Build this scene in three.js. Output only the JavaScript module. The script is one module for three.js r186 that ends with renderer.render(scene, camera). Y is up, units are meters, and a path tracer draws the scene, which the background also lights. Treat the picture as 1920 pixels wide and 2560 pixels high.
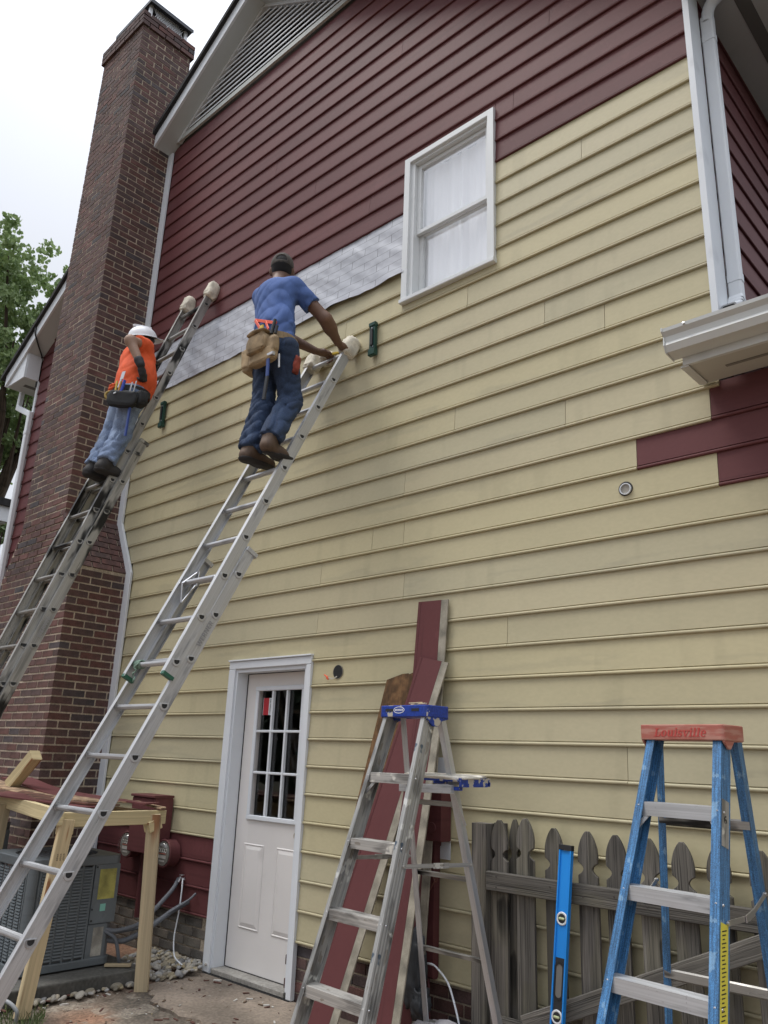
import * as THREE from 'three';
import { mergeGeometries } from 'three/addons/utils/BufferGeometryUtils.js';
import { FontLoader } from 'three/addons/loaders/FontLoader.js';
import { TextGeometry } from 'three/addons/geometries/TextGeometry.js';

// ---------------------------------------------------------------- camera, sky, sun, exposure
const W = 768, H = 1024;
const scene = new THREE.Scene();
const camera = new THREE.PerspectiveCamera(65.48, W / H, 0.05, 900);
camera.rotation.order = 'YXZ';
camera.position.set(0, 1.5, 3.87);
camera.rotation.set(17.118 * Math.PI / 180, 43.155 * Math.PI / 180, 2.15 * Math.PI / 180);

const renderer = new THREE.WebGLRenderer({ antialias: true });
renderer.setSize(W, H);
renderer.toneMapping = THREE.LinearToneMapping;
renderer.toneMappingExposure = 2.62;
renderer.shadowMap.enabled = true;

const sun = new THREE.DirectionalLight(new THREE.Color().setRGB(1, 0.955, 0.88), 0.55);
sun.position.set(-15.5, 31, 10.5);
sun.target.position.set(-4, 2, 0);
sun.castShadow = true; sun.shadow.radius = 38;
sun.shadow.mapSize.set(2048, 2048);
Object.assign(sun.shadow.camera, { left: -16, right: 16, top: 16, bottom: -16, near: 1, far: 70 });
scene.add(sun, sun.target);

// ---------------------------------------------------------------- helpers
function rng(seed) { let s = seed | 0; return () => { s = (s + 0x6d2b79f5) | 0; let t = Math.imul(s ^ (s >>> 15), 1 | s); t = (t + Math.imul(t ^ (t >>> 7), 61 | t)) ^ t; return ((t ^ (t >>> 14)) >>> 0) / 4294967296; }; }
const R0 = rng(7);
const lerp = (a, b, t) => a + (b - a) * t, clamp = (x, a = 0, b = 1) => Math.min(b, Math.max(a, x));
const sstep = (a, b, x) => { const t = clamp((x - a) / (b - a)); return t * t * (3 - 2 * t); };
const V = (x, y, z) => new THREE.Vector3(x, y, z);
function noise(px, py, seed) {                       // periodic value noise over the unit square
  const r = rng(seed), g = new Float32Array(px * py); for (let i = 0; i < g.length; i++) g[i] = r();
  return (u, v) => {
    const x = (u - Math.floor(u)) * px, y = (v - Math.floor(v)) * py, i = Math.floor(x), j = Math.floor(y);
    let fx = x - i, fy = y - j; fx = fx * fx * (3 - 2 * fx); fy = fy * fy * (3 - 2 * fy);
    const i0 = i % px, i1 = (i + 1) % px, j0 = (j % py) * px, j1 = ((j + 1) % py) * px;
    return lerp(lerp(g[j0 + i0], g[j0 + i1], fx), lerp(g[j1 + i0], g[j1 + i1], fx), fy);
  };
}
function fbm(px, py, oct, seed) {
  const ns = []; for (let i = 0; i < oct; i++) ns.push(noise(px << i, py << i, seed + i * 131));
  return (u, v) => { let a = 0, w = 0.5, t = 0; for (const n of ns) { a += w * n(u, v); t += w; w *= 0.5; } return a / t; };
}
function tex(w, h, tile, fn, srgb = true) {           // tile: metres covered, or [u metres, v metres]
  const d = new Uint8Array(w * h * 4);
  for (let y = 0, o = 0; y < h; y++) for (let x = 0; x < w; x++, o += 4) {
    const c = fn((x + 0.5) / w, (y + 0.5) / h);
    if (c.length) { d[o] = clamp(c[0]) * 255; d[o + 1] = clamp(c[1]) * 255; d[o + 2] = clamp(c[2]) * 255; } else d[o] = d[o + 1] = d[o + 2] = clamp(c) * 255;
    d[o + 3] = 255;
  }
  const t = new THREE.DataTexture(d, w, h); t.wrapS = t.wrapT = THREE.RepeatWrapping; t.magFilter = THREE.LinearFilter; t.minFilter = THREE.LinearMipmapLinearFilter; t.generateMipmaps = true;
  if (srgb) t.colorSpace = THREE.SRGBColorSpace;
  const [tu, tv] = Array.isArray(tile) ? tile : [tile, tile]; t.repeat.set(1 / tu, 1 / tv); t.needsUpdate = true; return t;
}
const lin = (r, g, b) => new THREE.Color().setRGB(r, g, b);
function std(color, o = {}) { const m = new THREE.MeshStandardMaterial({ color: Array.isArray(color) ? lin(...color) : new THREE.Color(color), roughness: 0.7, ...o }); return m; }
function phys(color, o = {}) { return new THREE.MeshPhysicalMaterial({ color: Array.isArray(color) ? lin(...color) : new THREE.Color(color), roughness: 0.5, ...o }); }

function triUV(g, ox = 0, oy = 0) {                   // uv in metres from the dominant face direction
  if (g.index) g = g.toNonIndexed();
  const p = g.attributes.position, uv = new Float32Array(p.count * 2), a = V(), b = V(), c = V();
  for (let i = 0; i < p.count; i += 3) {
    a.fromBufferAttribute(p, i); b.fromBufferAttribute(p, i + 1); c.fromBufferAttribute(p, i + 2);
    const n = b.clone().sub(a).cross(c.clone().sub(a)), x = Math.abs(n.x), y = Math.abs(n.y), z = Math.abs(n.z);
    [a, b, c].forEach((q, k) => {
      const s = x > y && x > z ? [q.z, q.y] : y > z ? [q.x, q.z] : [q.x, q.y];
      uv[(i + k) * 2] = s[0] + ox; uv[(i + k) * 2 + 1] = s[1] + oy;
    });
  }
  g.setAttribute('uv', new THREE.BufferAttribute(uv, 2)); return g;
}
const rect = (w, h, c = 0) => c ? [[-w / 2 + c, -h / 2], [w / 2 - c, -h / 2], [w / 2, -h / 2 + c], [w / 2, h / 2 - c], [w / 2 - c, h / 2], [-w / 2 + c, h / 2], [-w / 2, h / 2 - c], [-w / 2, -h / 2 + c]]
  : [[-w / 2, -h / 2], [w / 2, -h / 2], [w / 2, h / 2], [-w / 2, h / 2]];
function prism(prof, L, ox = 0, oy = 0) {             // profile of [y, z] points, extruded along x, centred
  let area = 0; prof.forEach((p, i) => { const q = prof[(i + 1) % prof.length]; area += p[0] * q[1] - q[0] * p[1]; });
  const pr = area < 0 ? [...prof].reverse() : prof, n = pr.length, pos = [], h = L / 2;
  const tri = (...q) => q.forEach((v) => pos.push(...v));
  for (let i = 0; i < n; i++) {
    const [y0, z0] = pr[i], [y1, z1] = pr[(i + 1) % n];
    tri([-h, y0, z0], [h, y1, z1], [h, y0, z0]); tri([-h, y0, z0], [-h, y1, z1], [h, y1, z1]);
  }
  const fl = [];
  for (const f of THREE.ShapeUtils.triangulateShape(pr.map((p) => new THREE.Vector2(p[0], p[1])), [])) {
    const [a, b, c] = f.map((i) => pr[i]); fl.push([a, b, c]);
  }
  for (const [a, b, c] of fl) {
    const s = (b[0] - a[0]) * (c[1] - a[1]) - (b[1] - a[1]) * (c[0] - a[0]);
    const [p, q, r] = s > 0 ? [a, b, c] : [a, c, b];
    tri([h, ...p], [h, ...q], [h, ...r]); tri([-h, ...p], [-h, ...r], [-h, ...q]);
  }
  const g = new THREE.BufferGeometry(); g.setAttribute('position', new THREE.Float32BufferAttribute(pos, 3));
  // make side faces point outward
  const gg = fixWinding(g); gg.computeVertexNormals(); return triUV(gg, ox, oy);
}
function fixWinding(g) {                              // closed mesh: flip everything if its volume is negative
  const p = g.attributes.position.array; let v = 0;
  for (let i = 0; i < p.length; i += 9) v += p[i] * (p[i + 4] * p[i + 8] - p[i + 5] * p[i + 7]) - p[i + 1] * (p[i + 3] * p[i + 8] - p[i + 5] * p[i + 6]) + p[i + 2] * (p[i + 3] * p[i + 7] - p[i + 4] * p[i + 6]);
  if (v < 0) for (let i = 0; i < p.length; i += 9) for (let k = 0; k < 3; k++) { const t = p[i + 3 + k]; p[i + 3 + k] = p[i + 6 + k]; p[i + 6 + k] = t; }
  return g;
}
function box(x0, x1, y0, y1, z0, z1, c = 0) {
  const L = x1 - x0, g = prism(rect(y1 - y0, z1 - z0, c), L, R0() * 7, R0() * 7); return g.translate((x0 + x1) / 2, (y0 + y1) / 2, (z0 + z1) / 2);
}
function frameMat(a, b, up = V(0, 1, 0)) {            // x along a->b, y near up
  const x = b.clone().sub(a).normalize(), z = x.clone().cross(up).normalize(), y = z.clone().cross(x);
  return new THREE.Matrix4().makeBasis(x, y, z).setPosition(a.clone().add(b).multiplyScalar(0.5));
}
function beam(a, b, w, h, c = 0.003, up = V(0, 1, 0)) { return prism(rect(h, w, c), a.distanceTo(b), R0() * 9, R0() * 9).applyMatrix4(frameMat(a, b, up)); } // h along up, w sideways
function tube(pts, r, seg = 8, n = 0) {
  const c = new THREE.CatmullRomCurve3(pts, false, 'catmullrom', 0.4); return plain(new THREE.TubeGeometry(c, n || pts.length * 6, r, seg, false));
}
function cyl(a, b, r0, r1 = r0, seg = 12, open = false) {
  const g = new THREE.CylinderGeometry(r1, r0, a.distanceTo(b), seg, 1, open), y = b.clone().sub(a).normalize();
  return plain(g.applyQuaternion(new THREE.Quaternion().setFromUnitVectors(V(0, 1, 0), y)).translate(...a.clone().add(b).multiplyScalar(0.5).toArray()));
}
function plain(g) { const q = g.index ? g.toNonIndexed() : g; for (const k of Object.keys(q.attributes)) if (!['position', 'normal', 'uv'].includes(k)) q.deleteAttribute(k); return q; }
const merge = (l) => (l.length === 1 ? l[0] : mergeGeometries(l.map(plain)));

const taken = {};
function numbered(n) { if (taken[n] === undefined) { taken[n] = 0; return n; } taken[n]++; return n + '_' + String(taken[n]).padStart(3, '0'); }
function originOf(o) { const p = V(0, 0, 0); while (o && o !== scene) { p.add(o.position); o = o.parent; } return p; }
function thing(name, label, category, at, group) {
  const o = new THREE.Group(); o.name = numbered(name); o.position.set(...at); o.userData = { label, category }; if (group) o.userData.group = group; scene.add(o); return o;
}
function part(parent, name, geo, mat, label) {        // geometry is given in world coordinates
  const g = Array.isArray(geo) ? merge(geo) : geo, m = new THREE.Mesh(g, mat), o = originOf(parent); m.name = name; g.translate(-o.x, -o.y, -o.z);
  if (label) m.userData.label = label; parent.add(m); return m;
}
function sub(parent, name, at) { const g = new THREE.Group(), o = originOf(parent); g.name = name; g.position.set(at[0] - o.x, at[1] - o.y, at[2] - o.z); parent.add(g); return g; }
function single(name, label, category, at, geo, mat, group) { // a thing that is one mesh
  const g = Array.isArray(geo) ? merge(geo) : geo, m = new THREE.Mesh(g.translate(-at[0], -at[1], -at[2]), mat); m.name = numbered(name); m.position.set(...at);
  m.userData = { label, category }; if (group) m.userData.group = group; scene.add(m); return m;
}
function structure(name, geo, mat) { const m = new THREE.Mesh(geo, mat); m.name = name; m.userData.kind = 'structure'; scene.add(m); return m; }
const font = await new FontLoader().loadAsync('fonts/droid/droid_sans_bold.typeface.json');
const serif = await new FontLoader().loadAsync('fonts/droid/droid_serif_bold.typeface.json');
function letters(s, h, depth = 0.0012, f = font, shear = 0) {  // lettering in the xy plane, centred
  const g = new TextGeometry(s, { font: f, size: h, depth, curveSegments: 2 }); g.computeBoundingBox(); const b = g.boundingBox;
  g.translate(-(b.min.x + b.max.x) / 2, -(b.min.y + b.max.y) / 2, 0); if (shear) g.applyMatrix4(new THREE.Matrix4().makeShear(0, 0, shear, 0, 0, 0)); return plain(g);
}

// ---------------------------------------------------------------- sky: an overcast dome, brighter overhead
{
  const w = 512, h = 256, d = new Float32Array(w * h * 4), n1 = fbm(5, 4, 4, 11), n2 = fbm(9, 6, 3, 77);
  for (let j = 0, o = 0; j < h; j++) for (let i = 0; i < w; i++, o += 4) {
    const el = ((j + 0.5) / h - 0.5) * Math.PI, s = Math.max(0, Math.sin(el));
    const cl = (n1(i / w, j / h) - 0.5) * 0.26 + (n2(i / w, j / h) - 0.5) * 0.1;
    let L = (0.282 + 0.09 * s + 1.4 * s ** 6) * (1 + cl * 1.3); const t = clamp(0.5 + cl * 2.2);
    let c = [lerp(0.91, 0.97, t), lerp(0.965, 0.99, t), lerp(1.1, 1.03, t)];
    if (el < 0) { L = 0.16; c = [0.95, 0.95, 0.85]; }
    d[o] = L * c[0]; d[o + 1] = L * c[1]; d[o + 2] = L * c[2]; d[o + 3] = 1;
  }
  const t = new THREE.DataTexture(d, w, h, THREE.RGBAFormat, THREE.FloatType); t.mapping = THREE.EquirectangularReflectionMapping; t.magFilter = THREE.LinearFilter; t.minFilter = THREE.LinearFilter; t.wrapS = THREE.RepeatWrapping; t.needsUpdate = true;
  scene.background = t; scene.environment = t;
}

// ---------------------------------------------------------------- materials
const T = {};
{
  const a = fbm(4, 4, 5, 21), b = fbm(3, 12, 4, 22), f = noise(256, 256, 23), sm = fbm(3, 14, 3, 24), sm2 = fbm(16, 48, 3, 26), dr = fbm(40, 3, 3, 25);
  T.paint = tex(1024, 512, [4.7, 2.3], (u, v) => {       // factory primed boards: handling smears and dirt in streaks
    let k = 0.95 + (a(u, v) - 0.5) * 0.07 + (f(u, v) - 0.5) * 0.025; let w = 0;
    const s = sstep(0.64, 0.72, sm(u, v)) * sstep(0.45, 0.62, sm2(u, v)); k -= s * 0.04; w += s * 0.008;
    k -= sstep(0.6, 0.75, b(u, v)) * 0.03; k -= sstep(0.62, 0.8, dr(u, v)) * 0.03;
    return [k - w * 0.4, k - w * 0.2, k + w * 0.9];
  });
  T.paintB = tex(256, 256, 0.12, (u, v) => 0.5 + (noiseA(u, v) - 0.5) * 0.8, false);
  function noiseA(u, v) { return f(u, v); }
}
{
  const a = fbm(3, 3, 5, 31), f = noise(200, 200, 32), s = fbm(2, 60, 3, 33);
  T.red = tex(512, 512, [2.7, 1.9], (u, v) => { let k = 0.93 + (a(u, v) - 0.5) * 0.16 + (f(u, v) - 0.5) * 0.03; k -= sstep(0.66, 0.8, s(u, v)) * 0.05; const c = sstep(0.7, 0.72, a(v * 3.0, u * 5.0)) * 0.04; return [k + c, k + c * 1.2, k + c * 1.2]; });
  T.white = tex(256, 256, 1.3, (u, v) => { let k = 0.96 + (a(u, v) - 0.5) * 0.07; k -= sstep(0.7, 0.85, a(v * 2, u * 2)) * 0.06; return [k, k, k * 0.995]; });
}
{ // aluminium, brushed along u, with smudges
  const st = fbm(2, 128, 3, 41), bl = fbm(5, 9, 4, 42), sp = noise(180, 90, 43), dk = fbm(4, 3, 4, 44), sc = fbm(6, 90, 2, 45);
  T.alu = tex(512, 256, [1.1, 0.42], (u, v) => { const k = 0.86 + (st(u, v) - 0.5) * 0.16 - sstep(0.55, 0.8, bl(u, v)) * 0.22 - sstep(0.93, 1, sp(u, v)) * 0.2; return [k, k, k]; });
  T.aluR = tex(256, 256, [1.1, 0.42], (u, v) => clamp(0.44 + (bl(u, v) - 0.4) * 0.55 + (st(u, v) - 0.5) * 0.2), false);
  T.aluDirty = tex(512, 256, [1.7, 0.33], (u, v) => { let k = 0.72 + (st(u, v) - 0.5) * 0.14 - sstep(0.5, 0.75, bl(u, v)) * 0.16; k *= 1 - 0.78 * sstep(0.56, 0.66, dk(u, v)); return [k, k * 0.99, k * 0.97]; });
  T.aluPaint = tex(512, 512, [0.9, 0.45], (u, v) => {    // old paint splashed on a work ladder
    let k = 0.72 + (st(u, v) - 0.5) * 0.24 - sstep(0.5, 0.72, bl(u, v)) * 0.22; let c = [k, k * 0.985, k * 0.95];
    const w = sstep(0.6, 0.64, dk(u * 2, v * 2)) * sstep(0.42, 0.5, bl(v, u)), b2 = sstep(0.69, 0.71, dk(v + 0.3, u * 2 + 0.2)), br = sstep(0.64, 0.68, bl(u * 2 + 0.37, v * 2));
    c = c.map((x, i) => lerp(x, [0.9, 0.89, 0.85][i], w)); c = c.map((x, i) => lerp(x, [0.3, 0.36, 0.42][i], b2 * 0.8)); c = c.map((x, i) => lerp(x, [0.42, 0.37, 0.31][i], br * 0.4));
    return c;
  });
}
{ // brick: sand-faced clay
  const a = fbm(6, 6, 5, 51), f = noise(128, 128, 52), k2 = fbm(3, 3, 3, 53);
  T.brick = tex(256, 256, 0.6, (u, v) => { const k = 0.86 + (a(u, v) - 0.5) * 0.5 + (f(u, v) - 0.5) * 0.22, w = (k2(u, v) - 0.5) * 0.12; return [k + w, k, k - w * 0.5]; });
  T.brickB = tex(256, 256, 0.3, (u, v) => 0.5 + (a(u, v) - 0.5) * 0.7 + (f(u, v) - 0.5) * 0.6, false);
  T.mortar = tex(256, 256, 0.9, (u, v) => { const k = 0.85 + (a(u, v) - 0.5) * 0.4 + (f(u, v) - 0.5) * 0.25; return [k, k * 0.985, k * 0.95]; });
  T.concrete = tex(512, 512, 1.6, (u, v) => { const k = 0.82 + (k2(u, v) - 0.5) * 0.35 + (a(u, v) - 0.5) * 0.3 + (f(u, v) - 0.5) * 0.16; return [k, k * 0.985, k * 0.96]; });
}
{ // wood
  const g1 = fbm(3, 64, 4, 61), g2 = fbm(1, 22, 3, 62), kn = noise(5, 9, 63), cr = fbm(4, 150, 2, 64), bl = fbm(4, 4, 4, 65);
  const grain = (u, v) => { const w = v + (bl(u, v) - 0.5) * 0.05; return g1(u, w) * 0.6 + g2(u, w) * 0.4; };
  T.grey = tex(512, 512, [1.2, 0.34], (u, v) => { const g = grain(u, v); let k = 0.72 + (g - 0.5) * 0.5 - sstep(0.66, 0.74, cr(u, v)) * 0.22; k *= 0.8 + bl(u, v) * 0.4; k -= sstep(0.9, 0.97, kn(u, v)) * 0.3; const w = sstep(0.5, 0.7, bl(v, u)); return [k * lerp(1, 0.99, w), k * lerp(0.98, 0.97, w), k * lerp(0.95, 0.9, w)]; });
  T.greyB = tex(512, 256, [1.2, 0.34], (u, v) => clamp(grain(u, v) * 0.9 + 0.1 - sstep(0.66, 0.74, cr(u, v)) * 0.5), false);
  T.pine = tex(512, 512, [1.5, 0.4], (u, v) => { const g = grain(u, v); const k = 0.9 + (g - 0.5) * 0.3, n = sstep(0.9, 0.97, kn(u, v)) * 0.35; return [k - n * 0.6, k * 0.965 - n, k * 0.86 - n * 1.1]; });
  T.hard = tex(256, 256, 0.5, (u, v) => { const k = 0.8 + (bl(u * 3, v * 3) - 0.5) * 0.7 + (g1(v, u) - 0.5) * 0.2; return [k, k * 0.95, k * 0.88]; });
}
{ // cloth
  const a = fbm(5, 5, 5, 71), f = noise(256, 256, 72), s = fbm(14, 14, 3, 73), b = fbm(2, 2, 3, 74);
  T.denim = tex(512, 512, 0.9, (u, v) => { const k = 0.72 + (a(u, v) - 0.5) * 0.5 + (f(u, v) - 0.5) * 0.2 + (b(u, v) - 0.5) * 0.3, w = sstep(0.7, 0.73, s(u, v)) * sstep(0.5, 0.62, b(u, v)) * 0.75; return [lerp(k, 0.95, w), lerp(k, 0.94, w), lerp(k, 0.9, w)]; });
  T.denimPaint = tex(512, 512, 0.8, (u, v) => { const k = 0.78 + (a(u, v) - 0.5) * 0.5 + (f(u, v) - 0.5) * 0.2, w = sstep(0.58, 0.66, s(u, v)) * sstep(0.46, 0.58, b(u, v)) * 0.8; return [lerp(k, 1, w), lerp(k, 0.98, w), lerp(k, 0.94, w)]; });
  T.cotton = tex(256, 256, 0.5, (u, v) => { const k = 0.92 + (a(u, v) - 0.5) * 0.2 + (f(u, v) - 0.5) * 0.1; return [k, k, k]; });
  T.rough = tex(256, 256, 0.35, (u, v) => { const k = 0.85 + (a(u, v) - 0.5) * 0.55 + (f(u, v) - 0.5) * 0.15; return [k, k * 0.98, k * 0.94]; });
}
{ // soil
  const a = fbm(6, 6, 5, 81), b = fbm(3, 3, 3, 82), f = noise(256, 256, 83), g = fbm(20, 20, 3, 84);
  T.soil = tex(1024, 1024, 3.2, (u, v) => {
    const k = 0.5 + (a(u, v) - 0.5) * 0.5 + (f(u, v) - 0.5) * 0.16, cl = sstep(0.5, 0.64, b(u, v)), st = sstep(0.66, 0.7, g(u, v));
    let c = [lerp(k * 0.97, k * 1.06, cl), lerp(k * 0.89, k * 0.82, cl), lerp(k * 0.79, k * 0.66, cl)]; return c.map((x, i) => lerp(x, [0.66, 0.62, 0.56][i] * (0.7 + 0.5 * f(v, u)), st * 0.6));
  });
  T.soilB = tex(512, 512, 1.6, (u, v) => clamp(a(u, v) * 0.7 + f(u, v) * 0.3), false);
}
const M = {};
M.yellow = [[0.545, 0.486, 0.307], [0.528, 0.474, 0.307], [0.515, 0.467, 0.311], [0.562, 0.5, 0.311], [0.535, 0.478, 0.314]].map((c) => phys(c, { specularIntensity: 0.6, map: T.paint, roughness: 0.5, bumpMap: T.paintB, bumpScale: 0.0003 }));
M.red = [[0.15, 0.052, 0.052], [0.142, 0.049, 0.05], [0.134, 0.045, 0.046]].map((c) => phys(c, { map: T.red, roughness: 0.56, specularIntensity: 0.45 }));
M.white = std([0.74, 0.77, 0.81], { map: T.white, roughness: 0.45 });
M.whiteDoor = std([0.78, 0.75, 0.73], { map: T.white, roughness: 0.5 });
M.whiteVinyl = std([0.75, 0.77, 0.78], { map: T.white, roughness: 0.38 });
M.gutter = std([0.66, 0.68, 0.67], { map: T.white, roughness: 0.36 });
M.black = std([0.012, 0.012, 0.013], { roughness: 0.6 });
M.shingle = std([0.03, 0.03, 0.034], { map: T.rough, roughness: 0.95 });
M.room = std([0.1, 0.09, 0.08], { roughness: 0.9 });
M.coated = phys([1, 1, 1], { transmission: 1, thickness: 0, roughness: 0.015, ior: 2.6 });
M.glass = phys([1, 1, 1], { transmission: 1, thickness: 0, roughness: 0.01, ior: 1.52 });
M.alu = std([0.74, 0.75, 0.76], { map: T.alu, roughnessMap: T.aluR, roughness: 1, metalness: 0.6 });
M.aluDirty = std([0.8, 0.8, 0.78], { map: T.aluDirty, roughnessMap: T.aluR, roughness: 1, metalness: 0.5 });
M.aluPaint = std([0.84, 0.86, 0.89], { map: T.aluPaint, roughnessMap: T.aluR, roughness: 1, metalness: 0.55 });
M.steel = std([0.55, 0.55, 0.56], { roughness: 0.35, metalness: 0.9 });
M.brick = [[0.145, 0.075, 0.065], [0.13, 0.072, 0.064], [0.165, 0.078, 0.066], [0.115, 0.074, 0.068], [0.15, 0.073, 0.061], [0.092, 0.073, 0.075], [0.135, 0.08, 0.071]].map((c) => std(c, { map: T.brick, roughness: 0.88, bumpMap: T.brickB, bumpScale: 0.002 }));
M.mortar = std([0.58, 0.5, 0.41], { map: T.mortar, roughness: 0.95 });
M.greyWood = [[0.27, 0.255, 0.235], [0.215, 0.205, 0.188], [0.31, 0.297, 0.272]].map((c) => std(c, { map: T.grey, roughness: 0.9, bumpMap: T.greyB, bumpScale: 0.0025 }));
M.pine = [[0.7, 0.6, 0.46], [0.68, 0.61, 0.45], [0.56, 0.49, 0.4]].map((c) => std(c, { map: T.pine, roughness: 0.75, bumpMap: T.greyB, bumpScale: 0.0006 }));
M.fiber = std([0.2, 0.12, 0.062], { map: T.hard, roughness: 0.95 });
M.primer = std([0.42, 0.4, 0.345], { map: T.rough, roughness: 0.8 });
M.concrete = std([0.4, 0.385, 0.36], { map: T.concrete, roughness: 0.95, bumpMap: T.soilB, bumpScale: 0.004 });
M.soil = std([1, 1, 1], { map: T.soil, roughness: 1, bumpMap: T.soilB, bumpScale: 0.012 });
M.dark = std([0.02, 0.021, 0.023], { roughness: 0.55 });
// ---------------------------------------------------------------- ground
{
  const n = 120, g = new THREE.PlaneGeometry(14, 14, n, n).rotateX(-Math.PI / 2).translate(-5, 0, 4.2), nz = fbm(12, 12, 4, 301), p = g.attributes.position;
  for (let i = 0; i < p.count; i++) { const x = p.getX(i), z = p.getZ(i); p.setY(i, -0.004 + (nz(x / 9, z / 9) - 0.5) * 0.03 * sstep(0.0, 0.25, z) - 0.02 * sstep(0.2, 0.9, z)); }
  g.computeVertexNormals(); structure('ground', triUV(g), M.soil).geometry.computeVertexNormals;
  const far = new THREE.Mesh(triUV(new THREE.RingGeometry(5.5, 400, 48, 3).rotateX(-Math.PI / 2).translate(-5, -0.05, 4.2)), std([0.16, 0.19, 0.08], { map: T.soil, roughness: 1 }));
  far.geometry.computeVertexNormals(); far.name = 'lawn'; far.userData.kind = 'structure'; scene.add(far);
  const sh = [[-5.3, 0.02], [-5.18, 0.3]], rp = rng(3); for (let i = 0; i <= 26; i++) { const t = i / 26; sh.push([lerp(-5.12, -3.3, t), 0.5 + 0.16 * Math.sin(t * 5) + (rp() - 0.5) * 0.07]); } sh.push([-3.25, 0.02]);
  const s = new THREE.Shape(sh.map(([x, z]) => new THREE.Vector2(x, -z)));
  structure('path', triUV(new THREE.ExtrudeGeometry(s, { depth: 0.02, bevelEnabled: true, bevelSize: 0.03, bevelThickness: 0.012, bevelSegments: 2 }).rotateX(-Math.PI / 2).translate(0, -0.024, 0)), std([0.34, 0.285, 0.235], { map: T.concrete, roughness: 0.95, bumpMap: T.soilB, bumpScale: 0.006 }));
}
// ---------------------------------------------------------------- the house
const house = thing('house', 'two-storey house with half its siding replaced, red above and pale yellow below', 'house', [-5.6, 0, -3.5]);
const PITCH = 0.179, Y = (n) => 2.13 + PITCH * n, soffitY = (x) => 9.24 - 0.65 * Math.abs(x + 5.63), rakeX = (y) => (9.24 - y) / 0.65;
const sidingProfile = (() => { // lapped board with a bead along its lower edge
  const p = [[0, 0.0125], [0, 0.021]]; for (let i = 0; i <= 6; i++) { const a = -Math.PI / 2 + (i / 6) * Math.PI; p.push([0.0085 + 0.0085 * Math.sin(a), 0.0205 + 0.0075 * Math.cos(a)]); }
  p.push([0.0185, 0.0145], [0.021, 0.0145], [0.0225, 0.0212], [0.207, 0.0107], [0.207, 0.0018]); return p;
})();
const sidingProfileShort = sidingProfile;
let boardNo = 0; const RB = rng(91);
function siding(n, x0, x1, mats, parent = house) {
  if (x1 - x0 < 0.01) return; const L = x1 - x0 - 0.003, g = prism(sidingProfile, L, RB() * 20, RB() * 20);
  const tw = (RB() - 0.5) * 0.0012; g.translate((x0 + x1) / 2, Y(n) + tw, RB() * 0.0008);
  return part(parent, 'siding_board', g, mats[boardNo++ % mats.length]);
}
const DOOR = [-5.19, -4.245], WIN = [-3.5, -2.662, 4.71, 6.005], XR = -1.288;
const leftEdge = (y) => (y > 3.62 ? -7.225 : y < 3.12 ? -6.925 : lerp(-6.93, -7.23, (y - 3.1) / 0.54));
const pick = (...i) => i.map((k) => M.yellow[k]);
const seams = { 7: [-2.178], 6: [-3.427], 4: [-3.713, -3.422], 3: [-4.217, -1.1], 2: [-3.409], 1: [-4.224], 9: [-4.9], 11: [-2.3], 12: [-5.4], 14: [-4.1], 0: [-2.6], '-2': [-3.1], '-4': [-1.9], 5: [-5.1], 8: [-3.0], 17: [-2.0], 10: [-1.9], 13: [-2.9] };
function run(n, x0, x1, mats, at = seams[n] || []) { let a = x0; for (const s of at.filter((s) => s > x0 + 0.1 && s < x1 - 0.1).sort((p, q) => p - q)) { siding(n, a, s, mats); a = s; } siding(n, a, x1, mats); }
for (let n = -10; n <= 18; n++) {
  const y = Y(n), xl = leftEdge(y + 0.09); let xr = n <= 6 ? 2.6 : XR;
  const mats = [M.yellow[(n * 7 + 75) % 5], M.yellow[(n * 3 + 31) % 5]];
  if (n === 7) xr = XR;
  const redFrom = { 6: -1.343, 5: -1.755, 4: -1.335 }[n];
  const segs = [];
  if (n >= -11 && y < 2.12) { segs.push([xl, DOOR[0]], [DOOR[1], xr]); }
  else if (y + PITCH > WIN[2] && y < WIN[3]) { if (n < 16) { segs.push([xl, WIN[0]]); } segs.push([WIN[1], xr]); }
  else segs.push([xl, xr]);
  for (const [a, b] of segs) {
    if (n <= -8 && b <= DOOR[0]) { siding(n, a, b, M.red); continue; }
    if (redFrom !== undefined) { run(n, a, redFrom, mats); siding(n, redFrom, b, M.red); } else run(n, a, b, mats);
  }
}
for (let n = 19; n <= 39; n++) { // old red boards up to the gable vent
  const y = Y(n); let xl = leftEdge(y), xr = XR; const rx = rakeX(y); xl = Math.max(xl, -5.63 - rx); xr = Math.min(xr, -5.63 + rx);
  if (y > 8.2) break; const sm = { 21: [-2.507], 20: [-3.9], 23: [-4.6], 24: [-2.2], 26: [-5.2], 28: [-3.6], 30: [-5.9] }[n] || [];
  if (y < WIN[3] - 0.01) { run(n, xl, WIN[0], M.red, sm); run(n, WIN[1], xr, M.red, sm); } else run(n, xl, xr, M.red, sm);
}
for (let n = -6; n <= 30; n++) { const y = Y(n), xl = Math.max(-9.95, -5.63 - rakeX(y)); if (xl > -8.3) break; siding(n, xl, y < 3.4 ? -8.4 : -8.15, M.red); } // beyond the chimney
for (let n = 7; n <= 22; n++) { // the side wall above the lower roof, seen past the corner
  const y = Y(n); const g = prism(sidingProfile, 5.2, RB() * 9, RB() * 9).rotateY(Math.PI / 2).translate(-1.282, y, -2.75); part(house, 'siding_board', g, M.red[n % 3]);
}
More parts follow.
